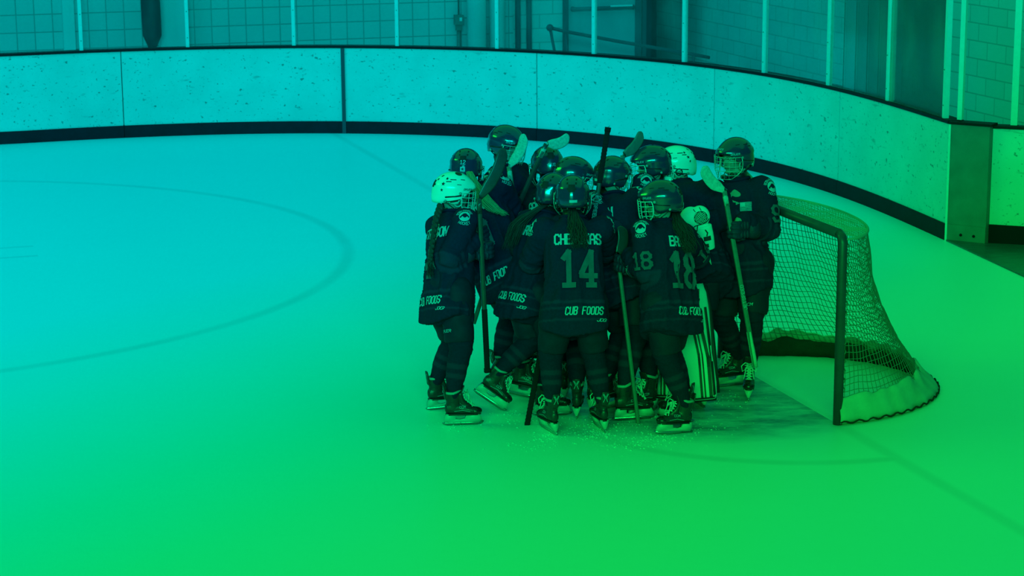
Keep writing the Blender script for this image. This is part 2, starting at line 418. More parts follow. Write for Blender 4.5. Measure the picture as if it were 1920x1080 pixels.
# ------------------------------------------------------------------ rink boards
BC = V((-3.2, 19.15, 0)); PC = [0.57848, -2.64972, 3.73321, -1.50085, 7.33188]
AL = 1.98
def bpt(a, off=0.0, z=0.0):
    """point on the curved boards; left of the corner they run straight"""
    def r(t): return sum(c*t**(4-i) for i, c in enumerate(PC))-.12
    if a <= AL:
        p = V((BC.x+r(a)*math.cos(a), BC.y+r(a)*math.sin(a), 0)); e = .01
        q = V((BC.x+r(a+e)*math.cos(a+e), BC.y+r(a+e)*math.sin(a+e), 0)); t = (q-p).normalized()
        n = V((t.y, -t.x, 0)); return p+n*off+V((0, 0, z))
    p = V((BC.x+r(AL)*math.cos(AL), BC.y+r(AL)*math.sin(AL), 0)); t = -GB
    n = V((t.y, -t.x, 0)); return p+t*(a-AL)*7.1+n*off+V((0, 0, z))
BH = 1.12
def board_material():
    m = mat('speckled_board', (.66, .67, .66), .5, .3); nt = m.node_tree; N = nt.nodes; K = nt.links; b = N['Principled BSDF']
    tc = N.new('ShaderNodeTexCoord')
    def spots(scale, lo, hi, st):
        mp = N.new('ShaderNodeMapping'); mp.inputs['Scale'].default_value = st; K.new(tc.outputs['Object'], mp.inputs[0])
        n = N.new('ShaderNodeTexNoise'); n.inputs['Scale'].default_value = scale; n.inputs['Detail'].default_value = 2; K.new(mp.outputs[0], n.inputs[0])
        mr = N.new('ShaderNodeMapRange'); mr.inputs[1].default_value = lo; mr.inputs[2].default_value = hi; K.new(n.outputs[0], mr.inputs[0]); return mr.outputs[0]
    a = spots(16, .655, .74, (1, 1, 1.4)); c = spots(30, .66, .76, (1, 1, 1)); d = spots(5, .66, .78, (1, 1, 3.5)); 
    mx = N.new('ShaderNodeMath'); mx.operation = 'MAXIMUM'; K.new(a, mx.inputs[0]); K.new(c, mx.inputs[1])
    sh = spots(2.2, .3, .7, (1, 1, 1))
    m1 = N.new('ShaderNodeMix'); m1.data_type = 'RGBA'; K.new(sh, m1.inputs[0]); m1.inputs[6].default_value = (.65, .66, .65, 1); m1.inputs[7].default_value = (.56, .58, .57, 1)
    m2 = N.new('ShaderNodeMix'); m2.data_type = 'RGBA'; K.new(mx.outputs[0], m2.inputs[0]); K.new(m1.outputs[2], m2.inputs[6]); m2.inputs[7].default_value = (.20, .22, .22, 1)
    m3 = N.new('ShaderNodeMix'); m3.data_type = 'RGBA'; K.new(d, m3.inputs[0]); K.new(m2.outputs[2], m3.inputs[6]); m3.inputs[7].default_value = (.38, .40, .40, 1)
    K.new(m3.outputs[2], b.inputs['Base Color']); return m
MBOARD = board_material()
def strip(bm, a0, a1, prof, n):
    """sweep a closed profile of (offset, z) along the boards"""
    rs = []
    for i in range(n+1):
        a = a0+(a1-a0)*i/n; rs.append([bm.verts.new(bpt(a, o, z)) for o, z in prof])
    k = len(prof)
    for A_, B_ in zip(rs, rs[1:]):
        for i in range(k): bm.faces.new((A_[i], A_[(i+1) % k], B_[(i+1) % k], B_[i]))
    bm.faces.new(rs[0]); bm.faces.new(rs[-1][::-1])
cuts = [2.75, 1.808, 1.425, 1.074, .697, .346, -.018]
plabels = ['leftmost speckled white rink board panel running out of the frame',
 'speckled white rink board panel ending at the dark upright seam',
 'speckled white rink board panel just right of the dark upright seam',
 'curved white rink board panel behind the players on the right of the huddle',
 'curved white rink board panel behind the goal net top',
 'curved white rink board panel next to the metal gate post']
for i, (a1, a0) in enumerate(zip(cuts, cuts[1:])):
    r = empty('dasher_board', bpt((a0+a1)/2)); tag(r, plabels[i], 'rink board', 'dasher boards round the corner')
    inv = r.matrix_world.inverted()
    def put(nm, bm_, mt_, sm=False):
        bm_.transform(inv); return mk(nm, bm_, mt_, r, smooth=sm)
    g = .0009
    bm = B(); strip(bm, a0+g, a1-g, [(0, .15), (0, BH-.03), (.10, BH-.03), (.10, .15)], 16); put('facing', bm, MBOARD)
    bm = B(); strip(bm, a0+g*.5, a1-g*.5, [(-.014, .0), (-.014, .155), (.10, .155), (.10, 0)], 16); put('kick_plate', bm, 'kick')
    bm = B(); strip(bm, a0, a1, [(-.02, BH-.03), (-.02, BH), (.14, BH), (.14, BH-.03)], 16); put('cap_rail', bm, 'rail')
# upright metal cover over one seam
def upright(a, w, z0, z1, off0, off1, name, mt, label, cat, parent=None):
    bm = B(); s = w/7.2/2; strip(bm, a-s, a+s, [(off0, z0), (off0, z1), (off1, z1), (off1, z0)], 1)
    o = mk(name, bm, mt, parent, smooth=False)
    if label: tag(o, label, cat)
    return o
upright(1.425, .045, .0, BH-.032, -.024, -.0145, 'seam_cover', 'seal', 'dark upright metal strip over the seam of two white boards', 'seam cover')

# ------------------------------------------------------------------ glass above the boards
def glass_material():
    m = bpy.data.materials.new('rink_glass'); m.use_nodes = True; nt = m.node_tree; N = nt.nodes; K = nt.links
    N.remove(N['Principled BSDF']); out = N['Material Output']
    t = N.new('ShaderNodeBsdfTransparent'); t.inputs[0].default_value = (.93, .95, .95, 1)
    g = N.new('ShaderNodeBsdfGlossy'); g.inputs['Roughness'].default_value = .12; g.inputs[0].default_value = (.9, .9, .9, 1)
    d = N.new('ShaderNodeBsdfDiffuse'); d.inputs[0].default_value = (.5, .5, .5, 1)
    f = N.new('ShaderNodeFresnel'); f.inputs[0].default_value = 1.12
    a = N.new('ShaderNodeMixShader'); K.new(f.outputs[0], a.inputs[0]); K.new(t.outputs[0], a.inputs[1]); K.new(g.outputs[0], a.inputs[2])
    nz = N.new('ShaderNodeTexNoise'); nz.inputs['Scale'].default_value = 2.5; nz.inputs['Detail'].default_value = 6
    mr = N.new('ShaderNodeMapRange'); mr.inputs[1].default_value = .45; mr.inputs[2].default_value = .8; mr.inputs[3].default_value = .03; mr.inputs[4].default_value = .12; K.new(nz.outputs[0], mr.inputs[0])
    b = N.new('ShaderNodeMixShader'); K.new(mr.outputs[0], b.inputs[0]); K.new(a.outputs[0], b.inputs[1]); K.new(d.outputs[0], b.inputs[2])
    K.new(b.outputs[0], out.inputs[0]); return m
MGL = glass_material()
stan = [2.245, 2.06, 1.8748, 1.6924, 1.5096, 1.3295, 1.1493, .9635, .7713, .5748, .3887, .1923, .004]
where = ['past the left edge', 'at the left edge', 'over the leftmost board', 'fourth from the left', 'left of the dark upright seam', 'right of the dark upright seam', 'beside the pale wall column', 'in front of the handrail', 'before the dark doorway', 'right of the dark doorway', 'above the goal', 'right of the goal', 'beside the gate post']
ordn = ['first', 'second', 'third', 'fourth', 'fifth', 'sixth', 'seventh', 'eighth', 'ninth', 'tenth', 'eleventh', 'twelfth', 'thirteenth']
GH = 1.83
for i, a in enumerate(stan):
    if i == 0: continue
    s = .044/7.3/2
    bm = B(); strip(bm, a-s, a+s, [(.0, BH+.001), (.0, BH+GH), (.05, BH+GH), (.05, BH+.001)], 1)
    r = mk('glass_post', bm, 'alu', smooth=False)
    tag(r, 'thin pale upright post between rink glass panes, %s counted from the left' % ordn[i-1], 'post', 'uprights between the rink glass panes')
    for zz in (.12, .45):
        bm = B(); ell(bm, bpt(a, -.002, BH+zz), .007, sub=1); mk('screw', bm, 'alu_dark', r)
for i, (a1, a0) in enumerate(zip(stan, stan[1:])):
    s = .024/7.3
    bm = B(); strip(bm, a0+s, a1-s, [(.018, BH+.001), (.018, BH+GH), (.030, BH+GH), (.030, BH+.001)], 5)
    tag(mk('rink_glass', bm, MGL, smooth=False), 'clear rink glass pane on the black rail, %s pane counted from the left' % ordn[i], 'glass pane', 'rink glass panes')

# gate post and the boards of the recess at the right
p0 = bpt(-.018); p1 = V((4.37, 18.80, 0)); gd = V((.93, -.367, 0)).normalized(); gn = V((gd.y, -gd.x, 0))
gp = empty('gate_post', (p0+p1)/2); tag(gp, 'weathered metal gate post at the end of the curved boards', 'post')
def slab(bm, a, b, th, z0, z1, n=None):
    d = (b-a).normalized(); n = V((-d.y, d.x, 0)) if n is None else n
    pts = [a, b, b+n*th, a+n*th]
    vs = [bm.verts.new(V((p.x, p.y, z))) for z in (z0, z1) for p in pts]
    for f in ((0, 1, 2, 3), (7, 6, 5, 4), (0, 4, 5, 1), (1, 5, 6, 2), (2, 6, 7, 3), (3, 7, 4, 0)): bm.faces.new([vs[k] for k in f])
def putp(r, nm, bm_, mt_, sm=False):
    bm_.transform(r.matrix_world.inverted()); return mk(nm, bm_, mt_, r, smooth=sm)
pd = (p1-p0).normalized(); pn = V((-pd.y, pd.x, 0))
q0 = p0+pd*.006-pn*.03; q1 = p1-pn*.03
bm = B(); slab(bm, q0, q1, .12, .0, BH-.03); putp(gp, 'post_body', bm, 'alu_dark')
bm = B(); slab(bm, q0-pd*.001-pn*.006, q0+pd*.02-pn*.006, .02, .0, BH-.03); putp(gp, 'edge_strip', bm, 'alu')
bm = B(); slab(bm, q0+pd*.024-pn*.008, q1-pn*.008, .01, .0, .16); fp = putp(gp, 'foot_plate', bm, 'alu_dark')
for t in (.4, .72):
    bm = B(); c = q0.lerp(q1, t)-pn*.01+V((0, 0, .07)); ell(bm, c, (.014, .014, .014), sub=2); putp(gp, 'bolt', bm, 'rubber', True)
bm = B(); slab(bm, q0-pn*.02, q1-pn*.02+pd*.02, .16, BH-.025, BH-.004); putp(gp, 'cap', bm, 'rail')
gb = empty('dasher_board', p1+gd*1.0); tag(gb, 'scuffed white rink board to the right of the metal gate post', 'rink board')
g0 = p1+gd*.012+gn*-.05; g1 = p1+gd*1.3+gn*-.05
bm = B(); slab(bm, g0, g1, .10, .175, BH-.05); putp(gb, 'facing', bm, MBOARD)
bm = B(); slab(bm, g0+gn*.012, g1+gn*.012, .10, .0, .18); putp(gb, 'kick_plate', bm, 'rubber')
bm = B(); slab(bm, g0+gn*.02, g1+gn*.02, .14, BH-.05, BH-.025); putp(gb, 'cap_rail', bm, 'rail')
for k, t in enumerate((.16,)):
    c = p1+gd*t-gn*.08
    bm = B(); slab(bm, c, c+gd*.06, .05, BH-.02, BH+GH); tag(mk('glass_post', bm, 'alu', smooth=False), 'pale upright post above the scuffed board right of the gate post', 'post', 'uprights between the rink glass panes')
c = p0+V((.06, -.02, 0)); bm = B(); slab(bm, c, c+pd*.045, .05, BH+.01, BH+GH); tag(mk('glass_post', bm, 'alu', smooth=False), 'pale upright post standing on the metal gate post', 'post', 'uprights between the rink glass panes')
bm = B(); slab(bm, p1+gd*.23-gn*.1, p1+gd*1.3-gn*.1, .012, BH-.02, BH+GH); tag(mk('rink_glass', bm, MGL, smooth=False), 'clear glass pane above the scuffed board at the right edge', 'glass pane', 'rink glass panes')
# rubber floor in the gateway
e0 = p0+V((-.005, -.05, 0)); ed = V((.23, -1.15, 0)).normalized()
bm = B(); pts = [e0, e0+ed*8, V((9, 10, 0)), V((9, 17, 0)), g1, p1]
a_ = [bm.verts.new((p.x, p.y, .0)) for p in pts]; b_ = [bm.verts.new((p.x, p.y, .014)) for p in pts]
bm.faces.new(a_[::-1]); bm.faces.new(b_)
for i in range(6): bm.faces.new((a_[i], a_[(i+1) % 6], b_[(i+1) % 6], b_[i]))
tag(mk('floor', bm, mat('wet_rubber', (.07, .08, .09), .35, .5, bump=.4, bscale=5, var=.7, stretch=(1, 4, 1)), smooth=False), kind='structure')

# ------------------------------------------------------------------ hall walls
def tile_material(name, c1, c2, mortar, w=.237, off=.0, h=.237):
    m = mat(name, c1, .45, .35); nt = m.node_tree; N = nt.nodes; K = nt.links; b = N['Principled BSDF']
    tc = N.new('ShaderNodeTexCoord'); br = N.new('ShaderNodeTexBrick'); sx = N.new('ShaderNodeSeparateXYZ'); cx = N.new('ShaderNodeCombineXYZ')
    K.new(tc.outputs['Object'], sx.inputs[0]); K.new(sx.outputs[0], cx.inputs[0]); K.new(sx.outputs[2], cx.inputs[1]); K.new(cx.outputs[0], br.inputs[0])
    br.offset = off; br.inputs['Scale'].default_value = 1; br.inputs['Brick Width'].default_value = w; br.inputs['Row Height'].default_value = h
    br.inputs['Mortar Size'].default_value = .009; br.inputs['Mortar Smooth'].default_value = .3
    br.inputs['Color1'].default_value = (*c1, 1); br.inputs['Color2'].default_value = (*c2, 1); br.inputs['Mortar'].default_value = (*mortar, 1)
    K.new(br.outputs[0], b.inputs['Base Color']); return m
def wall(name, a, b, z0, z1, th, m):
    d = (b-a).normalized(); n = V((-d.y, d.x, 0)); L = (b-a).length
    bm = B(); box(bm, (L/2, th/2, (z0+z1)/2), (L, th, z1-z0))
    o = mk(name, bm, m, smooth=False); o.matrix_world = Matrix(((d.x, n.x, 0, a.x), (d.y, n.y, 0, a.y), (0, 0, 1, 0), (0, 0, 0, 1)))
    return o
WO = V((-6.8, 27.7, 0)); WN = V((-.305, .952, 0))
def wallpt(px, z=1.2, off=0.0):
    """where the sight line of that column meets the hall's long wall"""
    r = ray(px, 40); o = WO-WN*off; t = (o.xy.dot(WN.xy))/(r.xy.dot(WN.xy)); p = r*t
    return V((p.x, p.y, z))
MT['tile'] = tile_material('glazed_wall_tile', (.52, .54, .54), (.47, .50, .50), (.26, .28, .28))
MT['block'] = tile_material('painted_block', (.56, .58, .56), (.52, .54, .52), (.36, .38, .36), .40, .5, .2)
MT['pipe'] = mat('painted_column', (.6, .62, .62), .5, .3, var=.08, bscale=3)
MT['doorpaint'] = mat('door_paint', (.28, .34, .36), .5, .3, var=.1, bscale=3)
MT['doorframe'] = mat('door_frame_paint', (.08, .10, .12), .5, .3)
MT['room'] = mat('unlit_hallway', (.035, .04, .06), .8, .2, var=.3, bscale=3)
MT['rail_paint'] = mat('handrail_paint', (.07, .09, .11), .5, .4)
wl = WO-V((.952, .305, 0))*9; xa = wallpt(962)
tag(wall('wall_left', V((wl.x, wl.y, 0)), V((xa.x, xa.y, 0)), 0, 5.5, .3, MT['tile']), kind='structure')
xb = wallpt(1212); tag(wall('wall_back', V((xa.x, xa.y, 0)), V((xb.x, xb.y, 0)), 0, 5.5, .3, MT['block']), kind='structure')
xc = wallpt(1335)
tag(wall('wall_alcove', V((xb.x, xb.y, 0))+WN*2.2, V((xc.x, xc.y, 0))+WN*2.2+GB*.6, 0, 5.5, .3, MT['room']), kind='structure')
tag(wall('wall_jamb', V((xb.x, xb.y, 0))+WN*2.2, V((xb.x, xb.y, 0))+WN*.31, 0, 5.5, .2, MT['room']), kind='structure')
xr = V((xc.x, xc.y, 0)); re = xr+GN*16
tag(wall('wall_right', xr+WN*2.4, re, 0, 5.5, .3, MT['block']), kind='structure')
# stepped glazed panel in the left wall, pilaster strips
def wbox(px0, px1, z0, z1, off, th):
    a = wallpt(px0, 0, off); b = wallpt(px1, 0, off); bm = B(); slab(bm, a, b, th, z0, z1); return bm
tag(mk('trim_1', wbox(118, 140, 0, 3.2, .12, .118), 'pipe', smooth=False), kind='structure')
tag(mk('trim_2', wbox(140, 152, 0, 3.2, .06, .058), 'tile', smooth=False), kind='structure')
tag(mk('wall_column', wbox(300, 352, 0, 5.4, .2, .198), 'pipe', smooth=False), kind='structure')
# hanging dark bag-like pad near the left
r = empty('hanging_pad', wallpt(280, .95, .35)); tag(r, 'long dark hanging pad seen through the glass near the left wall', 'pad')
c = r.matrix_world.translation.copy(); bm = B(); pts = []
for i in range(12):
    t = i/11; z = .02+t*1.7; w = .13*(1-.55*max(0, 1-t*9)**2)
    pts.append((V((-.05*t*t+.03, 0, z)), V((w, 0, 0)), V((0, .07, 0))))
loft(bm, pts, 20); mk('pad_body', bm, 'goalie_dark', r)
bm = B(); tube(bm, [(0, 0, 1.6), (-.01, 0, 2.6)], .015); mk('strap', bm, 'dark', r)
# bracket that carries it
bm = B(); tube(bm, [c+V((-.01, 0, 2.55)), c+V((-.01, 0, 2.62)), c+V((-.01, .36, 2.62))], .02)
tag(mk('wall_bracket', bm, 'rail_paint'), 'dark bracket on the left wall above the hanging pad', 'bracket')
# pale columns
for a_, b_, lab in ((874, 913, 'left of the two pale round wall columns behind the glass'), (916, 948, 'right of the two pale round wall columns behind the glass')):
    p = wallpt((a_+b_)/2, 0, .16); rad = (wallpt(b_)-wallpt(a_)).length/2*.98
    bm = B(); tube(bm, [p, p+V((0, 0, 5.4))], rad*.9, 28); tag(mk('column', bm, 'pipe'), lab, 'column', 'pale columns by the wall')
for a_, b_, lab in ((965, 977, 'narrow dark upright pipe right of the pale columns'), (986, 998, 'narrow dark upright pipe left of the grey door')):
    p = wallpt((a_+b_)/2, 0, .08); bm = B(); tube(bm, [p, p+V((0, 0, 5.4))], .04, 16); tag(mk('pipe', bm, 'rail_paint'), lab, 'pipe', 'dark upright pipes')
# switch box on conduit
r = empty('switch_box', wallpt(860, 1.17, .08)); tag(r, 'small grey electrical switch box with conduit on tiled wall', 'switch box')
ang = math.atan2(.305, .952)
def rotbox(c, s): 
    bm = B(); box(bm, c, s, Matrix.Rotation(ang, 4, 'Z')); return bm
mk('box_body', rotbox((0, 0, 0), (.12, .1, .14)), 'alu_dark', r, smooth=False)
mk('switch', rotbox((.015, -.055, .01), (.035, .02, .05)), 'pipe', r, smooth=False)
mk('lower_box', rotbox((0, .01, -.11), (.08, .07, .08)), 'alu_dark', r, smooth=False)
bm = B(); tube(bm, [(0, .02, .07), (0, .02, 1.6)], .012); tube(bm, [(0, .02, -.14), (0, .02, -1.15)], .03); mk('conduit', bm, 'alu_dark', r)
# grey door
a = wallpt(1066, 0, .05); b = wallpt(1192, 0, .05)
dr = empty('door_1', a); tag(dr, kind='structure')
bm = B(); slab(bm, a, b, .048, .01, 2.15); putp(dr, 'door_leaf', bm, 'doorpaint')
for px0, px1 in ((1058, 1066), (1192, 1202)):
    bm = B(); slab(bm, wallpt(px0, 0, .08), wallpt(px1, 0, .08), .078, 0, 2.22); putp(dr, 'door_frame', bm, 'doorframe')
bm = B(); tube(bm, [wallpt(1072, 1.27, .14), wallpt(1188, 1.27, .14)], .028, 10)
for px in (1074, 1186): tube(bm, [wallpt(px, 1.27, .14), wallpt(px, 1.27, .05)], .035, 8)
putp(dr, 'push_bar', bm, 'doorframe', True)
bm = B(); slab(bm, wallpt(1145, 0, .16), wallpt(1186, 0, .16), .02, 1.25, 1.31); putp(dr, 'bar_plate', bm, 'alu')
# dark doorway beyond
bm = B(); slab(bm, wallpt(1204, 0, .03), wallpt(1212, 0, .03), .028, 0, 5.4); tag(mk('trim_3', bm, 'doorframe', smooth=False), kind='structure')
bm = B(); a = wallpt(1300, 0, -1.1); slab(bm, a, a+GB*.16, .05, .0, 5.4); tag(mk('pipe', bm, 'alu_dark', smooth=False), 'grey upright channel inside the dark doorway', 'channel')
# handrail in front of the door
r = empty('handrail', wallpt(1030, 0, .7)); tag(r, 'dark sloping handrail with round end in front of the grey door', 'handrail')
P_ = [W(1031, 52, 28.6), W(1060, 59, 28.7), W(1150, 76, 28.9), W(1300, 102, 29.2), W(1330, 108, 29.3)]
inv = r.matrix_world.inverted()
bm = B(); tube(bm, [inv@p for p in P_], .024, 10); mk('top_rail', bm, 'rail_paint', r)
bm = B(); ell(bm, inv@P_[0], .05, sub=3); mk('end_cap', bm, 'rail_paint', r)
for i, dx in ((0, .14), (1, .06), (3, 0)):
    p = P_[i]; q = V((p.x+dx*1.6, p.y, 0))
    bm = B(); tube(bm, [inv@p, inv@q], .02, 8); mk('rail_post', bm, 'rail_paint', r)
# floor outside the rink is covered by 'floor'; low bench and ledge seen through the right glass
bm = B(); a = xr+GN*1.2-GB*.02; slab(bm, a, a+GN*8, .34, .30, .42, n=-GB); lb = mk('bench', bm, 'rail_paint', smooth=False)
bm = B()
for k in range(5): c_ = a+GN*(.4+k*1.8)-GB*.17; slab(bm, c_, c_+GN*.05, .05, 0, .30)
mk('bench_leg', bm, 'alu_dark', lb, smooth=False); tag(lb, 'long dark bench along the right block wall behind the glass', 'bench')

# ------------------------------------------------------------------ goal
gr = bpy.data.objects.new('hockey_goal', None); COL.objects.link(gr)
gr.matrix_world = Matrix(((GN.x, GB.x, 0, GC.x), (GN.y, GB.y, 0, GC.y), (0, 0, 1, 0), (0, 0, 0, 1)))   # x to near post, y to the back
tag(gr, 'hockey goal with dark posts, white net and canvas skirt on the crease', 'goal')
GT = 1.235; GW = .93
for s in (1, -1):
    bm = B(); tube(bm, [(s*GW, 0, .0), (s*GW, 0, GT-.05), (s*(GW-.012), 0, GT-.016), (s*(GW-.05), 0, GT)], .031, 14)
    mk('post', bm, 'post', gr)
bm = B(); tube(bm, [(GW-.05, 0, GT), (-GW+.05, 0, GT)], .031, 14); mk('crossbar', bm, 'post', gr)
def net_pt(f, z, out=0.0):
    """netting surface: f runs 0..1 round the back from near post to far post"""
    a = f*PI; k = max(0, 1-z/1.2); dep = .45+.65*k**1.75+out
    return V(((GW+out)*math.cos(a), dep*math.sin(a), z))
for nm, z, rad in (('top_frame', 1.205, .008), ('base_frame', .028, .026)):
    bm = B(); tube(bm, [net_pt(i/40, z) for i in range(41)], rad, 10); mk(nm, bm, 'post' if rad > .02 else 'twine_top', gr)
def netting(name, grid, material, rad=.0021, diag=False):
    bm = B(); n = len(grid); m = len(grid[0])
    for i in range(n):
        for j in range(m):
            for (p, q) in ((i+1, j), (i, j+1)):
                if p < n and q < m:
                    a, b = grid[i][j], grid[p][q]; d = b-a
                    if d.length < .004: continue
                    x, y, _ = frame_from(d)
                    mid = (a+b)/2+V((0, 0, -.04))*d.length*(abs(d.x)+abs(d.y))/(d.length+1e-6)
                    r3 = [[bm.verts.new(c+(x*math.cos(t)+y*math.sin(t))*rad) for t in (0, 2.1, 4.2)] for c in (a, mid, b)]
                    for A_, B_ in zip(r3, r3[1:]):
                        for k in range(3): bm.faces.new((A_[k], A_[(k+1) % 3], B_[(k+1) % 3], B_[k]))
    return mk(name, bm, material, gr, smooth=False)
random.seed(3)
def wig(p, s): return p+V((noise.noise(p*7+V((3, 1, 9))), noise.noise(p*7+V((30, 8, 2))), noise.noise(p*7)))*s
NF, NZ = 76, 27
netting('back_netting', [[wig(net_pt(i/NF, 1.2-1.16*j/NZ), .014 if 0 < j else 0) for j in range(NZ+1)] for i in range(NF+1)], 'twine', .0026)
def top_pt(f, t):
    a = f*PI; return V((GW*math.cos(a), (.45*t)*math.sin(a)+.0, GT+(1.205-GT)*t - .012*math.sin(PI*t)*math.sin(a)))
def top_grid():
    g = []
    for i in range(61):
        x = -GW+.02+(2*GW-.04)*i/60; dmax = .45*math.sqrt(max(0, 1-(x/GW)**2)); row = []
        for j in range(15):
            t = j/14; row.append(wig(V((x, min(dmax, .45*t), GT+(1.205-GT)*t-.015*math.sin(PI*t))), .008))
        g.append(row)
    return g
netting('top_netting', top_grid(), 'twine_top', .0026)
# lashing on posts and bar
bm = B()
for s in (1, -1):
    P_ = [V((s*GW+.02*s*math.cos(i*.9), .028+.012*math.sin(i*.9), .03+i*.009)) for i in range(130)]
    tube(bm, P_, .004, 4)
tube(bm, [V((GW-.06-i*.0125, .026+.01*math.sin(i*1.1), GT-.01+.016*math.cos(i*1.1))) for i in range(144)], .004, 4)
mk('lashing', bm, 'twine', gr)
# canvas skirt outside, dark inner sheet painting the skirt's shaded far side
def ring_sheet(outs, n=90, th=.006, bump=.01):
    bm = B(); g = []
    for i in range(n+1):
        f = i/n; row = []
        for (z, o, w) in outs:
            p = net_pt(f, max(0, z), o); nn = noise.noise(V((f*28, z*9, 4)))*bump
            row.append(bm.verts.new(V((p.x, p.y, z+nn*w)) + V((math.cos(f*PI), math.sin(f*PI), 0))*nn*.6))
        g.append(row)
    for a, b in zip(g, g[1:]):
        for j in range(len(a)-1): bm.faces.new((a[j], a[j+1], b[j+1], b[j]))
    return bm
o = mk('canvas_skirt', ring_sheet([(.012, .040, 0), (.06, .040, 0), (.11, .028, .5), (.155, .022, 1.2), (.185, .016, 2.4), (.19, .004, 2.4)], bump=.022), 'canvas', gr)
md = o.modifiers.new('thick', 'SOLIDIFY'); md.thickness = .005
o = mk('skirt_shade', ring_sheet([(.004, -.040, 0), (.05, -.034, 0), (.10, -.024, .5), (.13, -.018, 2.2)], bump=.035), 'shade_lacing', gr)
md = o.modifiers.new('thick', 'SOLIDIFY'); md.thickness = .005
bm = B(); tube(bm, [net_pt(i/160, .02, .045)+V((0, 0, .008*math.sin(i*1.3))) for i in range(161)], .006, 6); mk('skirt_lacing', bm, 'shade_lacing', gr)

# ------------------------------------------------------------------ hockey gear shared by the players
def smooth01(x): x = max(0, min(1, x)); return x*x*(3-2*x)
def helmet_mesh(kind=0):
    """shell over the head, centre of the head at the origin, +y is the face"""
    bm = B(); n, m = 40, 14; g = []
    for j in range(m+1):
        row = []
        for i in range(n):
            a = 2*PI*i/n; ca, sa = math.cos(a), math.sin(a)
            front = smooth01((sa-.35)/.5); side = smooth01(1-abs(sa)*1.4); back = smooth01((-sa-.2)/.6)
            rim = .048*front + -.062*back + (-.058 if sa < .25 else .0)*side + (1-front-side-back)*-.02
            rim = max(-.07, min(.055, rim))
            t = j/m; z = rim + (.150-rim)*math.sin(t*PI/2)
            zz = max(-1, min(1, z/.150)); rr = math.sqrt(max(0, 1-abs(zz)**2.5))
            k = 1.0
            if zz > -.5: k = 1+.05*smooth01(1-abs(ca)*2.6)*(sa < 0)          # raised back panel
            k += .045*smooth01(1-abs(z-.06)/.03)*(abs(ca) > .35)                # side rib
            k -= .035*smooth01(1-abs(z-.025)/.012)*(abs(ca) > .3)
            if kind == 1: k += .02*math.sin(z*70)*(abs(ca) > .2)
            x = .113*ca*rr*k; y = (.142 if sa > 0 else .140)*sa*rr*k
            if sa > .6: y += .016*smooth01((sa-.6)/.4)*smooth01(1-abs(z-.06)/.06)  # brow bulge
            row.append(bm.verts.new((x, y, z)))
        g.append(row)
    for A_, B_ in zip(g, g[1:]):
        for i in range(n):
            try: bm.faces.new((A_[i], A_[(i+1) % n], B_[(i+1) % n], B_[i]))
            except ValueError: pass
    bmesh.ops.remove_doubles(bm, verts=bm.verts, dist=.0008)
    # lip turned inwards
    edge = [bm.verts.new(V((v.co.x*.90, v.co.y*.90, v.co.z+.004))) for v in g[0]]
    for i in range(n): bm.faces.new((g[0][i], edge[i], edge[(i+1) % n], g[0][(i+1) % n]))
    bmesh.ops.recalc_face_normals(bm, faces=bm.faces)
    me = bpy.data.meshes.new('helmet_shell'); bm.to_mesh(me); bm.free(); return me
HM = [helmet_mesh(0), helmet_mesh(1)]
HT = [bvh_of(m) for m in HM]
def cage_bm():
    bm = B()
    def pt(a, z):     # a: degrees from the front
        t = math.radians(a); k = 1 - .30*smooth01((-z-.05)/.09)
        return V((.122*math.sin(t)*(k*.9+.1), .035+.118*math.cos(t)*(1-.12*smooth01((-z-.06)/.08)), z))
    for z, am in ((.028, 84), (-.004, 88), (-.036, 88), (-.068, 84), (-.098, 72), (-.126, 52)):
        tube(bm, [pt(-am+2*am*i/22, z) for i in range(23)],   .0026 if z in (.028, -.126) else .0017, 5)
    for a in (-62, -42, -23, -8, 8, 23, 42, 62):
        zb = -.126 if abs(a) < 45 else -.105
        tube(bm, [pt(a, .028+(zb-.028)*i/9) for i in range(10)], .0017, 5)
    for s in (1, -1):
        tube(bm, [pt(s*84, .028), pt(s*88, -.004), pt(s*88, -.036), pt(s*84, -.068), pt(s*72, -.098), pt(s*52, -.126)], .0032, 5)
    return bm
def cage_mesh():
    bm = cage_bm(); bmesh.ops.recalc_face_normals(bm, faces=bm.faces); me = bpy.data.meshes.new('cage'); bm.to_mesh(me); bm.free(); return me
CG = {}
def quick(bm, name):
    bmesh.ops.recalc_face_normals(bm, faces=bm.faces); me = bpy.data.meshes.new(name); bm.to_mesh(me); bm.free(); return me
def with_mat(me, *mats):
    me = me.copy(); me.materials.clear()
    for m in mats: me.materials.append(MT[m])
    return me
cache = {}
def shared(key, build, *mats):
    k = (key,)+mats
    if k not in cache:
        me = build(); me.materials.clear()
        for m in mats: me.materials.append(MT[m])
        cache[k] = me
    return cache[k]

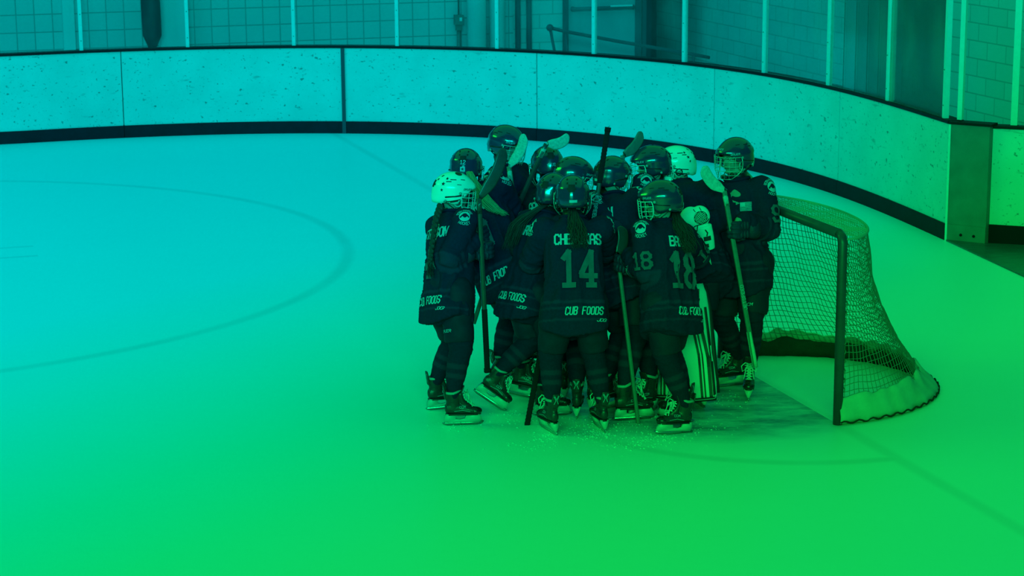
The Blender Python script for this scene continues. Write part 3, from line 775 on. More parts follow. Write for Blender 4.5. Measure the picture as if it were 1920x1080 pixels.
# skate, blade on the ice at the origin, +y the toe
def boot_me():
    bm = B()
    R = [(-.128, .135, .012, .020), (-.118, .132, .028, .038), (-.09, .134, .035, .046), (-.04, .130, .036, .045), (.01, .122, .038, .038), (.06, .115, .042, .032), (.10, .110, .041, .027), (.128, .106, .033, .021), (.142, .104, .016, .011)]
    loft(bm, [(V((0, y, z)), V((w, 0, 0)), V((0, 0, h))) for y, z, w, h in R], 18)
    loft(bm, [(V((0, -.055, .11)), V((.036, 0, 0)), V((0, .055, 0))), (V((0, -.066, .17)), V((.036, 0, 0)), V((0, .050, 0))), (V((0, -.068, .215)), V((.041, 0, 0)), V((0, .054, 0))), (V((0, -.066, .25)), V((.045, 0, 0)), V((0, .058, 0)))], 18)
    loft(bm, [(V((0, -.118, .20)), V((.026, 0, 0)), V((0, .012, .0))), (V((0, -.128, .26)), V((.036, 0, 0)), V((0, .010, 0))), (V((0, -.136, .305)), V((.030, 0, 0)), V((0, .008, 0)))], 14)
    loft(bm, [(V((0, .05, .13)), V((.022, 0, 0)), V((0, .02, .02))), (V((0, .0, .18)), V((.026, 0, 0)), V((0, .016, .016))), (V((0, -.012, .24)), V((.034, 0, 0)), V((0, .012, .006))), (V((0, .012, .30)), V((.036, 0, 0)), V((0, .008, .0)))], 14)
    return bake(bm, .0062, 2, 'boot')
def holder_me():
    bm = B()
    prof = [(-.135, .030), (-.12, .022), (.12, .022), (.15, .034), (.138, .060), (.120, .088), (.030, .088), (.018, .052), (-.02, .046), (-.05, .052), (-.055, .088), (-.118, .092), (-.130, .060)]
    def ring(s):
        return [V((s*(.006+.026*smooth01((z-.03)/.06)), y, z)) for y, z in prof]
    A_ = [bm.verts.new(p) for p in ring(1)]; B_ = [bm.verts.new(p) for p in ring(-1)]; n = len(prof)
    for i in range(n): bm.faces.new((A_[i], A_[(i+1) % n], B_[(i+1) % n], B_[i]))
    f1 = bm.faces.new(A_); f2 = bm.faces.new(B_[::-1]); bmesh.ops.triangulate(bm, faces=[f1, f2])
    bmesh.ops.recalc_face_normals(bm, faces=bm.faces)
    return quick(bm, 'blade_holder')
def runner_me():
    bm = B(); pts = [(-.148, .024), (-.140, .008), (-.11, .001), (0, 0), (.11, .001), (.148, .012), (.160, .030), (.12, .028), (-.12, .028)]
    prism(bm, pts, -.002, .002, 'x'); return quick(bm, 'runner')
def lace_me():
    bm = B(); rows = [(.070, .150), (.048, .160), (.028, .174), (.014, .190), (.004, .208), (.000, .228), (.004, .246)]
    def P(s, k, i): y, z = rows[i]; return V((s*(.020+.010*i/6)*k, y+.012, z+.006 if i > 0 else z))
    for i in range(len(rows)-1):
        tube(bm, [P(-1, 1.15, i), P(0, 1, i)+V((0, .007, .004)), P(1, 1.15, i)], .0040, 5)
        tube(bm, [P(-1, 1, i), (P(-1, 1, i)+P(1, 1, i+1))/2+V((0, .008, .005)), P(1, 1, i+1)], .0030, 5)
        tube(bm, [P(1, 1, i), (P(1, 1, i)+P(-1, 1, i+1))/2+V((0, .008, .005)), P(-1, 1, i+1)], .0030, 5)
    c = V((0, .022, .248))
    for s in (1, -1):
        tube(bm, [c, c+V((s*.03, .02, .012)), c+V((s*.055, .022, -.012)), c+V((s*.048, .028, -.05)), c+V((s*.022, .026, -.03)), c], .0042, 5)
        tube(bm, [c, c+V((s*.022, .032, -.02)), c+V((s*.030, .044, -.07)), c+V((s*.036, .05, -.10))], .0036, 5)
    return quick(bm, 'laces')
def toe_me():
    bm = B(); ell(bm, (0, .098, .107), (.0435, .049, .030), sub=3)
    for v in bm.verts:
        if v.co.z < .088: v.co.z = .088
    return quick(bm, 'toe_cap')
def sole_me():
    bm = B(); R = [(-.122, .014), (-.10, .032), (-.03, .033), (.05, .040), (.11, .036), (.137, .014)]
    pl = [(w, y) for y, w in R]+[(-w, y) for y, w in R[::-1]]
    prism(bm, pl, .083, .093, 'z'); return quick(bm, 'sole')
def collar_me():
    bm = B(); tube(bm, [V((.043*math.cos(t), -.068+.055*math.sin(t), .252+.02*max(0, math.sin(t)))) for t in [2*PI*i/20 for i in range(20)]], .010, 8, closed=True); return quick(bm, 'collar')
def add_skate(root, M, scale, style):
    S = M @ Matrix.Scale(scale, 4)
    bootm, hold = ('boot', 'white') if style == 0 else ('boot', 'grey')
    b = mk('skate', shared('boot', boot_me, bootm), bootm, root, M=S)
    for nm, fn, mt in (('blade_holder', holder_me, hold), ('runner', runner_me, 'steel'), ('laces', lace_me, 'lace'), ('toe_cap', toe_me, 'toe'), ('sole', sole_me, 'dark'), ('collar', collar_me, 'grey')):
        mk(nm, shared(nm, fn, mt), mt, b)
    mk('heel_badge', shared('hb', heel_badge, 'letter'), 'letter', b, smooth=False)
    mk('side_mark', shared('sm', side_badge, 'letter'), 'letter', b, smooth=False)
    return b
def heel_badge():
    tree = bvh_of(shared('boot', boot_me, 'boot')); bm = B()
    q = []
    for s in (1, -1):
        q += stroke_quads([(s*.020, .030), (s*.004, 0), (s*.016, -.028)], .0035, .01)
        q += stroke_quads([(s*.014, .032), (s*.001, .008)], .003, .01)
    sew(bm, q, V((0, -.1, .255)), V((1, 0, 0)), V((0, -1, .1)), tree, .0015)
    return quick(bm, 'badge')
def side_badge():
    tree = bvh_of(shared('boot', boot_me, 'boot')); bm = B()
    for s in (1, -1):
        q = text_quads('CCM', .013, 0, 0, wf=.9, slant=.0008*6)
        q += stroke_quads([(-.06, -.03), (0, -.022), (.055, -.034)], .0025, .01)
        sew(bm, q, V((0, .0, .145)), V((0, s, 0)), V((s, 0, 0)), tree, .0015)
    return quick(bm, 'mark')

# glove: a fist closed round a shaft that runs along local x through the origin, forearm towards -y
def glove_me():
    bm = B()
    for i, x in enumerate((-.040, -.0135, .0135, .040)):
        L = (1.0, 1.08, 1.04, .92)[3-i]
        P_ = [V((x, -.030, .036)), V((x, .004, .042*L)), V((x, .030*L, .030)), V((x, .036*L, .002)), V((x, .022*L, -.024)), V((x, -.004, -.027))]
        tube(bm, [P_[0], (P_[0]+P_[1])/2, P_[1], (P_[1]+P_[2])/2, P_[2], (P_[2]+P_[3])/2, P_[3], (P_[3]+P_[4])/2, P_[4], P_[5]],
             [.0155, .0165, .0150, .0160, .0148, .0125, .0145, .0140, .0120, .010], 10)
    # thumb leaves the side of the palm near its base and closes under the shaft
    tube(bm, [V((-.046, -.075, .004)), V((-.058, -.050, -.010)), V((-.052, -.026, -.026)), V((-.034, -.006, -.034)), V((-.022, .004, -.034))], [.018, .019, .017, .016, .012], 10)
    loft(bm, [(V((0, -.115, .008)), V((.040, 0, 0)), V((0, 0, .028))), (V((0, -.085, .010)), V((.048, 0, 0)), V((0, 0, .030))), (V((0, -.045, .016)), V((.053, 0, 0)), V((0, 0, .030))), (V((0, -.018, .028)), V((.052, 0, 0)), V((0, 0, .020)))], 16)
    me = bake(bm, .0048, 1, 'glove'); return me
def rolls_me():
    bm = B()
    for y, z, w in ((-.022, .050, .026), (-.052, .047, .027), (-.082, .042, .026)):
        for x in (-.026, .026): ell(bm, (x, y, z-.004), (w, .0135, .013), sub=2)
    ell(bm, (-.055, -.065, .012), (.012, .026, .016), sub=2)
    return quick(bm, 'rolls')
def cuff_me():
    bm = B(); loft(bm, [(V((0, -.105, .010)), V((.046, 0, 0)), V((0, 0, .036))), (V((0, -.13, .010)), V((.055, 0, 0)), V((0, 0, .047))), (V((0, -.175, .012)), V((.062, 0, 0)), V((0, 0, .055))), (V((0, -.178, .012)), V((.052, 0, 0)), V((0, 0, .046)))], 18)
    return quick(bm, 'cuff')
def cuff_text():
    tree = bvh_of(shared('cuff', cuff_me, 'glove')); bm = B()
    sew(bm, text_quads('BAUER', .026, 0, 0, wf=.62), V((0, -.153, .0)), V((1, 0, 0)), V((0, .1, 1)), tree, .002)
    sew(bm, text_quads('BAUER', .026, 0, 0, wf=.62), V((0, -.153, .0)), V((0, 1, 0)), V((1, 0, .3)), tree, .002)
    return quick(bm, 'writing')
def palm_me():
    bm = B(); ell(bm, (0, -.045, -.014), (.044, .045, .012), sub=2); return quick(bm, 'palm')
def add_glove(root, M, scale, write=False):
    S = M @ Matrix.Scale(scale, 4)
    g = mk('glove', shared('glove', glove_me, 'glove'), 'glove', root, M=S)
    mk('padded_roll', shared('rolls', rolls_me, 'glove'), 'glove', g)
    mk('cuff', shared('cuff', cuff_me, 'glove'), 'glove', g)
    mk('palm', shared('palm', palm_me, 'palm'), 'palm', g)
    if write: mk('cuff_writing', shared('cufft', cuff_text, 'letter'), 'letter', g, smooth=False)
    return g

def ik(a, b, l1, l2, pole):
    """middle joint between a and b; returns it and the reachable end"""
    d = b-a; L = d.length; mx = (l1+l2)*.995
    if L > mx: b = a+d*(mx/L); L = mx; d = b-a
    u = d/L; x = (l1*l1-l2*l2+L*L)/(2*L); h = math.sqrt(max(0, l1*l1-x*x))
    p = pole-u*pole.dot(u)
    if p.length < 1e-4: p = V((0, 0, 1)).cross(u)
    return a+u*x+p.normalized()*h, b

def yawdir(deg):
    t = math.radians(deg); return V((math.sin(t), math.cos(t), 0))

def hair_strands(seg, n, spread, rad, seed, wav=.01, taper=.25):
    """many thin locks along a guide curve"""
    rnd = random.Random(seed); bm = B()
    for k in range(n):
        ox, oy = rnd.uniform(-1, 1), rnd.uniform(-1, 1); ph = rnd.uniform(0, 6)
        pts = []; rr = []; m = len(seg); L = rnd.uniform(.72, 1.0)
        for i in range(14):
            t = i/13*L*(m-1); j = min(int(t), m-2); f = t-j; p = seg[j].lerp(seg[j+1], f)
            s = spread(i/13) if callable(spread) else spread
            p = p+V((ox*s+wav*math.sin(ph+i*.7), oy*s+wav*math.cos(ph+i*.9), 0))
            pts.append(p); rr.append(rad*(1-(1-taper)*(i/13)**2))
        tube(bm, pts, rr, 5)
    return bm
def braid(bm, seg, r0):
    for i in range(26):
        t = i/25*(len(seg)-1); j = min(int(t), len(seg)-2); p = seg[j].lerp(seg[j+1], t-j)
        s = 1 if i % 2 else -1; k = r0*(1-.35*i/25)
        ell(bm, p+V((s*k*.45, 0, 0)), (k, k*.75, k*1.15), Matrix.Rotation(s*.6, 3, 'Y'), sub=2)

def shoulder_badge(bmL, bmD, O, r, n, tree, k):
    R = .058*k
    sew(bmL, disc_quads(0, R*.60, n=20, rings=3), O, r, n, tree, .0030)
    sew(bmD, disc_quads(R*.0, R*.26, cx=R*.03, cy=R*.06, n=14, rings=2), O, r, n, tree, .0048)
    sew(bmD, stroke_quads([(-R*.45, -R*.12), (-R*.1, R*.2), (R*.2, R*.12), (R*.42, -R*.1)], R*.16, .01), O, r, n, tree, .0048)
    # ring of little letters round the badge
    word = 'EDEN PRAIRIE'
    for arc, word in (((150, 30), 'EDEN PRAIRIE'), ((-130, -50), 'HOCKEY')):
        for i, ch in enumerate(word):
            a = math.radians(arc[0]+(arc[1]-arc[0])*i/(len(word)-1))
            rot = a-PI/2 if arc[0] > 0 else a+PI/2
            q = []
            for st in (GL.get(ch) or []):
                q += stroke_quads([((px-2)*.0031*k/1.3, (py-3)*.0031*k/1.3) for px, py in st], .0030*k/1.2, .02)
            c, s = math.cos(rot), math.sin(rot)
            q = [[V((R*.82*math.cos(a)+p.x*c-p.y*s, R*.82*math.sin(a)+p.x*s+p.y*c)) for p in qq] for qq in q]
            sew(bmL, q, O, r, n, tree, .0030)

def face_parts(bm, hc, M, k):
    """head volumes: cranium, jaw, cheeks, nose, brow, lips, ears"""
    def E(p, r, rot=None): ell(bm, hc+M@(V(p)*k), tuple(x*k for x in r), (M @ (rot or Matrix.Identity(3))), sub=3)
    E((0, -.010, .035), (.074, .092, .085)); E((0, .022, -.030), (.058, .066, .070)); E((0, .040, -.082), (.034, .034, .024))
    E((.030, .052, -.030), (.026, .026, .026)); E((-.030, .052, -.030), (.026, .026, .026))
    E((0, .080, .022), (.048, .012, .012)); E((0, .088, -.008), (.0085, .012, .022)); E((0, .099, -.026), (.013, .012, .010))
    E((0, .085, -.052), (.022, .010, .006)); E((0, .084, -.063), (.018, .010, .007)); E((0, .078, -.088), (.018, .014, .013))
    for s in (1, -1):
        E((s*.076, -.008, -.012), (.008, .018, .028)); E((s*.010, .092, -.028), (.008, .009, .007))

PEOPLE = {}
def player(key, label, head, hd, base, yaw, hyaw, feet, hpitch=0, hands=None, k=None, bulk=1.0, name=None, number=None, sleeve_no=None,
           helmet='helmet', hkind=0, cage='wire', hair=None, hairstyle=None, nm_shift=0, cub=(0, 1), badge_sides=(1, -1), white_hair=None,
           helmet_back='plain', goalie=False, voxel=.0105, pelvis_shift=(0, 0), torso_yaw=None, skate_style=0, hem=-.20, shoulder=.445, flag=False, helmet_no=None, knees=None):
    base = V((base[0], base[1], 0)); f = yawdir(yaw); rz = math.atan2(-f.x, f.y)
    root = empty('hockey_player', base, rz)
    tag(root, label, 'person', 'players in the huddle')
    inv = root.matrix_world.inverted(); L = lambda p: inv @ V(p)
    LD = lambda d: (inv.to_3x3() @ V(d))
    topc = W(head[0], head[1], hd)                 # top of the helmet in the world
    hc_w = topc - V((0, 0, .148)); hc = L(hc_w)
    if k is None:
        k = 1.0
        for _ in range(12):
            pel = V((pelvis_shift[0], pelvis_shift[1]-.02, .90*k)); d = (hc-pel).length/.655; k = .5*k+.5*d
    pel = V((pelvis_shift[0], pelvis_shift[1]-.02, .90*k))
    up = (hc-pel).normalized()
    fwd = V((0, 1, 0)); 
    if torso_yaw is not None: fwd = LD(yawdir(torso_yaw))
    rt = fwd.cross(up).normalized(); fw = up.cross(rt)
    def T(a, b, c): return pel + rt*(a*k) + fw*(b*k) + up*(c*k)
    hk = .97
    hdir = LD(yawdir(hyaw)); hp = math.radians(hpitch)
    hy = (hdir*math.cos(hp)+V((0, 0, -1))*math.sin(hp)).normalized(); hx = hy.cross(V((0, 0, 1))).normalized(); hz = hx.cross(hy)
    HMx = Matrix(((hx.x, hy.x, hz.x), (hx.y, hy.y, hz.y), (hx.z, hy.z, hz.z)))
    sh = {1: T(.185*bulk, 0, shoulder), -1: T(-.185*bulk, 0, shoulder)}
    # hands: world grip point and world direction of what is held
    hands = hands or {}
    arms = {}
    for s in (1, -1):
        if s in hands:
            g, sd = hands[s][0], hands[s][1]; grip = L(g); ax = LD(sd).normalized()
            pole = LD(hands[s][2]) if len(hands[s]) > 2 else V((s*.9, .0, -.8))
        else:
            grip = T(s*.17, .30, .12); ax = V((1, .2, .3)).normalized(); pole = V((s*.9, .05, -.7))
        wrist = grip - (grip-sh[s]).normalized()*.10*k
        el, wr = ik(sh[s], wrist, .275*k, .255*k, pole)
        far = (wr-wrist).length
        if far > .02: grip = grip+(wr-wrist)
        wrist = wr
        arms[s] = (sh[s], el, wrist, grip, ax)
    # legs
    legs = {}
    for i, s in enumerate((1, -1)):
        fx = feet[s]; fp = V((fx[0], fx[1], fx[3] if len(fx) > 3 else 0)); fyaw = fx[2]; pitch = math.radians(fx[4]) if len(fx) > 4 else 0
        fd = LD(yawdir(fyaw)); sx = fd.cross(V((0, 0, 1))).normalized()
        R = Matrix((sx, fd, V((0, 0, 1)))).transposed() @ Matrix.Rotation(pitch, 3, 'X')
        roll = math.radians(fx[5]) if len(fx) > 5 else 0
        R = R @ Matrix.Rotation(roll, 3, 'Y')
        o = L(fp); SM = Matrix.Translation(o) @ R.to_4x4(); ks = .92*k
        ank = o + R @ (V((0, -.066, .215))*ks)
        hip = pel + rt*(s*.095*k) + up*(-.03*k)
        pole = (fd*1.0 + V((0, 1, 0))*.4 + V((0, 0, .1))) if not knees else (LD(knees[s]) if s in knees else fd)
        kn, an = ik(hip, ank, .352*k, .348*k, pole)
        legs[s] = (hip, kn, ank, SM, ks)
    # ---- body: one continuous skin under the gear
    bm = B()
    limb(bm, [T(0, 0, .02), T(0, 0, .2), T(0, 0, .36)], [.13*k, .12*k, .14*k])
    limb(bm, [T(0, 0, .40), hc+HMx@V((0, -.01, -.03))], [.06*k, .055*k], 14)
    for s in (1, -1):
        S_, E_, W_, G_, _ = arms[s]; h, kn, an, _, _ = legs[s]
        limb(bm, [T(0, 0, .40), S_, E_, W_, W_.lerp(G_, .45)], [.08*k, .055*k, .042*k, .032*k, .022*k], 12)
        limb(bm, [T(0, 0, 0), h, kn, an], [.10*k, .085*k, .06*k, .035*k], 12)
    face_parts(bm, hc, HMx, hk)
    body = mk('body', bake(bm, .006 if flag else .009, 2, 'body'), 'skin', root)
    def head_obj(nm, bm_, mt, sm=True): return mk(nm, bm_, mt, root, smooth=sm, M=Matrix.Translation(hc) @ HMx.to_4x4() @ Matrix.Scale(hk, 4))
    if flag:
        for s in (1, -1):
            bm = B(); ell(bm, (s*.031, .0715, .002), (.0125, .009, .0065), sub=2); head_obj('eye', bm, 'eye')
            bm = B(); ell(bm, (s*.031-.002, .0795, .002), (.0055, .003, .0055), sub=2); head_obj('iris', bm, 'iris')
            bm = B(); tube(bm, [(s*.014, .093, .020), (s*.030, .090, .025), (s*.046, .080, .020)], [.003, .0035, .002], 6); head_obj('eyebrow', bm, 'brow')
        bm = B(); tube(bm, [(-.020, .089, -.057), (0, .095, -.056), (.020, .089, -.057)], [.003, .005, .003], 6); head_obj('lips', bm, 'lip')
    # ---- jersey
    bk = bulk*k
    bm = B()
    prof = [(hem-.005, .222, .170), (hem+.03, .222, .172), (-.08, .208, .165), (.02, .190, .155), (.12, .182, .150), (.22, .180, .152), (.32, .184, .152), (.39, .190, .145), (.435, .178, .125), (.475, .130, .100), (.505, .085, .082), (.525, .078, .076)]
    rings = []
    for (h, a, b) in prof:
        c = T(0, 0, 0)+up*(h*k); ring = []
        low = 1 if h < hem+.05 else 0
        for i in range(28):
            t = 2*PI*i/28; ca, sa = math.cos(t), math.sin(t)
            sq = (abs(ca)**2.6+abs(sa)**2.6)**(-1/2.6)
            p = c+rt*(a*bk*ca*sq)+fw*(b*bk*sa*sq)
            if low: p -= up*(.085*k*abs(sa)**1.5-.02*k)
            ring.append(p)
        rings.append(ring)
    loft(bm, rings, 28)
    for s in (1, -1):
        S_, E_, W_, G_, _ = arms[s]
        cuffp = E_.lerp(W_, .86)
        ell(bm, S_+up*.005, (.088*k, .088*k, .080*k), sub=3)
        mid1 = S_.lerp(E_, .5); mid2 = E_.lerp(cuffp, .5)+V((0, 0, -.010*k))
        limb(bm, [T(s*.10*bulk, 0, shoulder-.045), S_, mid1, E_, mid2, cuffp], [.085*k, .088*k, .085*k, .080*k, .074*k, .062*k], 18)
    me = bake(bm, voxel, 5, 'jersey')
    # folds pressed into the cloth
    seed = hash_(key)
    band = me.attributes.new('band', 'FLOAT', 'POINT')
    vals = []
    NRM = [tuple(v.normal) for v in me.vertices]
    for vi, v in enumerate(me.vertices):
        p = v.co; n = V(NRM[vi]); rel = p-pel; hgt = rel.dot(up)/k
        # distance to arms
        best = 9; bt = 0; seg = None
        for s in (1, -1):
            S_, E_, W_, G_, _ = arms[s]
            for q0, q1, o0 in ((S_, E_, 0.), (E_, W_, 1.)):
                d = q1-q0; t = max(0, min(1, (p-q0).dot(d)/d.length_squared)); dist = (q0+d*t-p).length
                if dist < best: best = dist; bt = o0+t; seg = d.normalized()
        arm = smooth01((.115*k-best)/.02+.5)
        if bt <= .01: arm *= .3
        lat = p.dot(rt); dep = p.dot(fw)
        q = V((lat*13+seed, dep*13, hgt*3.2+noise.noise(V((lat*4, dep*4, hgt*5+seed)))*1.6))
        drape = (1-abs(noise.noise(q)))**2.2-.45
        low = (.35+.65*smooth01((.42-hgt)/.3))*(.45+.55*smooth01((hgt-hem)/.16))
        a2 = p.dot(seg); w = p-seg*a2
        q2 = V((w.x*7+seed, w.y*7, w.z*7))+seg*(a2*24)
        gather = (1-abs(noise.noise(q2)))**2-.45
        elbow = .35+.65*math.exp(-((bt-1.0)/.45)**2)+.5*smooth01((bt-1.4)/.4)
        disp = (1-arm)*drape*.030*low+arm*gather*.020*elbow
        disp += noise.noise(p*9+V((seed, 0, 0)))*.006
        v.co = p+n*disp*k
        bnd = 0
        for c0, w0 in ((hem+.155, .011), (hem+.115, .006), (hem+.040, .006)):
            if (1-arm) > .5: bnd = max(bnd, smooth01((w0-abs(hgt-c0))/.004+.5))
        for c0, w0 in ((1.02, .05), (1.20, .05)):
            if arm > .5: bnd = max(bnd, smooth01((w0-abs(bt-c0))/.02+.5))
        vals.append(bnd)
    band.data.foreach_set('value', vals)
    jersey = mk('jersey', me, 'jersey', root)
    tree = bvh_of(me)
    back = -fw
    bl = B(); bn = B(); bo = B()
    if name:
        sew(bl, text_quads(name, .062*k, nm_shift*k, 0, wf=.44, gap=.17, wt=.18), T(0, -.10, .362), rt, back, tree, .004)
    if number:
        h = .215*k
        sew(bo, text_quads(number, h*1.03, nm_shift*k, 0, wf=.38, gap=.20, wt=.215), T(0, -.10, .170), rt, back, tree, .0035)
        sew(bn, text_quads(number, h, nm_shift*k, 0, wf=.38, gap=.20, wt=.160), T(0, -.10, .170), rt, back, tree, .0065)
    if cub is not None:
        sew(bl, text_quads('CUB FOODS', .048*k, cub[0]*k, 0, wf=.38, gap=.19, wt=.155, slant=.15), T(0, -.10, hem+.095), rt, back, tree, .004)
        sew(bl, text_quads('JOG', .018*k, (cub[0]+.11)*k, 0, wf=.9, gap=.2, wt=.2, slant=.4), T(0, -.10, hem+.035), rt, back, tree, .004)
    if sleeve_no:
        for s in (1, -1):
            S_, E_, W_, G_, _ = arms[s]; c = S_.lerp(E_, .72); d = (S_-E_).normalized(); n_ = (rt*s*1.0 + LD(V((0, -1, 0)))*.75); n_ = (n_-d*n_.dot(d)).normalized()
            r_ = d.cross(n_)
            sew(bo, text_quads(sleeve_no, .108*k, 0, 0, wf=.5, gap=.2, wt=.24), c, r_, n_, tree, .0035)
            sew(bn, text_quads(sleeve_no, .10*k, 0, 0, wf=.5, gap=.2, wt=.18), c, r_, n_, tree, .006)
    bd = B()
    for s in badge_sides:
        for tilt in (0,):
            n_ = (rt*s*.72+up*.55+back*.42).normalized() if not flag else (rt*s*.8+up*.45+fw*.35).normalized()
            r_ = up.cross(n_).normalized()
            shoulder_badge(bl, bd, sh[s].lerp(arms[s][1], .16)+n_*.03*k, r_, n_, tree, k*1.05)
    if flag:
        qs = []
        for i in range(7): qs += rect_quads(.0, -.026+i*.0088, .072, .0052, 8, 1)
        qs += rect_quads(-.02, .016, .032, .024, 4, 3)
        sew(bl, qs, T(-.085, .1, .325), -rt, fw, tree, .004)
    for nm, b_, mt in (('lettering', bl, 'letter'), ('number_outline', bo, 'outline'), ('number', bn, 'number'), ('badge_bird', bd, 'outline')):
        if len(b_.faces): mk(nm, b_, mt, jersey, smooth=False)
        else: b_.free()
    # collar
    bm = B(); cz = T(0, 0, .525)
    tube(bm, [cz+rt*(.080*k*math.cos(t))+fw*(.078*k*math.sin(t))-up*(.02*k*max(0, math.sin(t))) for t in [2*PI*i/24 for i in range(24)]], .011*k, 8, closed=True)
    mk('collar', bm, 'outline', jersey)
    # neck guard
    bm = B(); limb(bm, [T(0, 0, .49), hc+HMx@V((0, -.012, -.085))], [.066*k, .064*k], 14); mk('neck_guard', bm, 'dark', root)
    # ---- pants
    bm = B()
    limb(bm, [T(0, 0, .12), T(0, 0, .0)], [.145*k, .15*k])
    for s in (1, -1):
        h, kn, an, _, _ = legs[s]; e = h.lerp(kn, .97)
        limb(bm, [h+rt*s*.012, h.lerp(kn, .5)+rt*s*.008], [.116*k*bulk**.5, .108*k*bulk**.5], 18)
        d = (kn-h).normalized(); x, y, _ = frame_from(d)
        loft(bm, [(h.lerp(kn, .4), x*.108*k, y*.108*k), (h.lerp(kn, .7), x*.104*k, y*.104*k), (e, x*.098*k, y*.098*k)], 20)
    me = bake(bm, .0115, 3, 'pants')
    NRM = [tuple(v.normal) for v in me.vertices]
    for vi, v in enumerate(me.vertices):
        p = v.co; v.co = p+V(NRM[vi])*(noise.noise(V((p.x*9+seed, p.y*9, p.z*14)))*.009)
    pn_ = mk('pants', me, 'pants', root)
    tp = bvh_of(me); bm = B()
    for s in ((-1,) if key == 'L' else ((1,) if key == 'A' else ())):
        h, kn, an, _, _ = legs[s]
        sew(bm, text_quads('BAUER' if key != 'L' else 'CCM', .017*k, 0, 0, wf=.8, slant=.3), h.lerp(kn, .80), fw.cross(up) if key == 'L' and False else (rt if key != 'L' else -rt), (back if key != 'L' else fw), tp, .003)
    if len(bm.faces): mk('maker_mark', bm, 'letter', pn_, smooth=False)
    else: bm.free()
    # ---- socks
    for s in (1, -1):
        h, kn, an, SM, ks = legs[s]; bm = B(); d = an-kn
        shin = SM.to_3x3() @ V((0, 1, 0))
        up_ = h.lerp(kn, .82)
        rs = [.082, .082, .074, .072, .067, .055, .044]
        pts = [up_, kn+shin*.012, kn.lerp(an, .18)+shin*.012, kn.lerp(an, .4)+shin*.004, kn.lerp(an, .6), kn.lerp(an, .8), kn.lerp(an, .97)]
        limb(bm, pts, [r*k*(1.0 if not goalie else .95) for r in rs], 18)
        me = bake(bm, .0095, 3, 'sock')
        at = me.attributes.new('band', 'FLOAT', 'POINT'); vals = []
        NRM = [tuple(v.normal) for v in me.vertices]
        for vi, v in enumerate(me.vertices):
            p = v.co; t = (p-kn).dot(d)/d.length_squared
            v.co = p+V(NRM[vi])*((1-abs(noise.noise(V((p.x*6+seed, p.y*6, p.z*26)))))**2-.4)*.011*(.4+math.exp(-((t+.05)/.25)**2))
            vals.append(max(smooth01((.045-abs(t-.42))/.02+.5), smooth01((.045-abs(t-.60))/.02+.5)))
        at.data.foreach_set('value', vals)
        mk('sock', me, 'sock', root)
        add_skate(root, SM, ks, skate_style)
    # ---- gloves
    if not goalie:
        for s in (1, -1):
            S_, E_, W_, G_, ax = arms[s]
            yv = (G_-E_).normalized(); xv = (ax-yv*ax.dot(yv))
            if xv.length < .1: xv = yv.orthogonal()
            xv.normalize(); zv = xv.cross(yv)
            outw = rt*s-fw*.2+up*.3
            if zv.dot(outw) < 0: xv = -xv; zv = -zv
            R = Matrix((xv, yv, zv)).transposed()
            if s == -1 : pass
            add_glove(root, Matrix.Translation(G_) @ R.to_4x4(), 1.06*k, key == 'K')
    # ---- helmet
    hm = head_obj('helmet', with_mat(HM[hkind], helmet), helmet)
    ht = HT[hkind]
    bm = B()
    for s in (1, -1):
        for (yy, zz, w, h) in ((-.02, .095, .040, .006), (-.05, .080, .034, .006), (.045, .10, .03, .005), (.02, .060, .03, .004)):
            sew(bm, rect_quads(0, 0, w, h, 4, 1), V((s*.05, yy, zz)), V((0, s, 0)), V((s, 0, .35)), ht, .0012, reach=.3)
        for (x_, z_) in ((.028, .085), (.026, .045), (.030, .115)):
            sew(bm, rect_quads(0, 0, .010, .014, 1, 1), V((s*x_, -.06, z_)), V((1, 0, 0)), V((0, -1, .2)), ht, .0012, reach=.3)
    sew(bm, rect_quads(0, 0, .044, .05, 5, 5), V((0, -.06, .055)), V((1, 0, 0)), V((0, -1, .12)), ht, .0010, reach=.3)
    mk('vent', bm, 'pad', hm, smooth=False)
    bm = B()
    if helmet_back == 'plain': sew(bm, rect_quads(0, 0, .050, .017, 5, 2), V((.012, -.06, -.012)), V((1, 0, 0)), V((0, -1, -.1)), ht, .0016, reach=.3)
    elif helmet_back == 'star':
        sew(bm, rect_quads(0, 0, .034, .032, 4, 4), V((0, -.06, -.005)), V((1, 0, 0)), V((0, -1, 0)), ht, .0016, reach=.3)
        sew(bm, text_quads(helmet_no or '19', .026, 0, 0, wf=.5), V((0, -.06, .035)), V((1, 0, 0)), V((0, -1, .1)), ht, .0016, reach=.3)
    elif helmet_back == 'us':
        sew(bm, star_quads(.013, -.022, 0), V((0, -.06, .0)), V((1, 0, 0)), V((0, -1, 0)), ht, .0016, reach=.3)
        sew(bm, text_quads('US', .020, .012, 0, wf=.6), V((0, -.06, .0)), V((1, 0, 0)), V((0, -1, 0)), ht, .0016, reach=.3)
    light = 'letter' if helmet != 'white_helmet' else 'pad'
    for s in (1, -1):
        sew(bm, text_quads('BAUER', .012, 0, 0, wf=.8, slant=.25), V((s*.05, .065, .045)), V((0, s, 0)), V((s, .35, .1)), ht, .0030, reach=.3)
    if flag or helmet_back == 'plain': sew(bm, text_quads('BAUER', .012, 0, 0, wf=.75), V((0, .06, .065)), V((-1, 0, 0)), V((0, 1, .2)), ht, .0030, reach=.3)
    mk('sticker', bm, light if helmet != 'white_helmet' else 'dark', hm, smooth=False)
    if helmet_back == 'star':
        bm = B(); sew(bm, star_quads(.012), V((0, -.06, -.005)), V((1, 0, 0)), V((0, -1, 0)), ht, .0030, reach=.3); mk('star', bm, 'dark', hm, smooth=False)
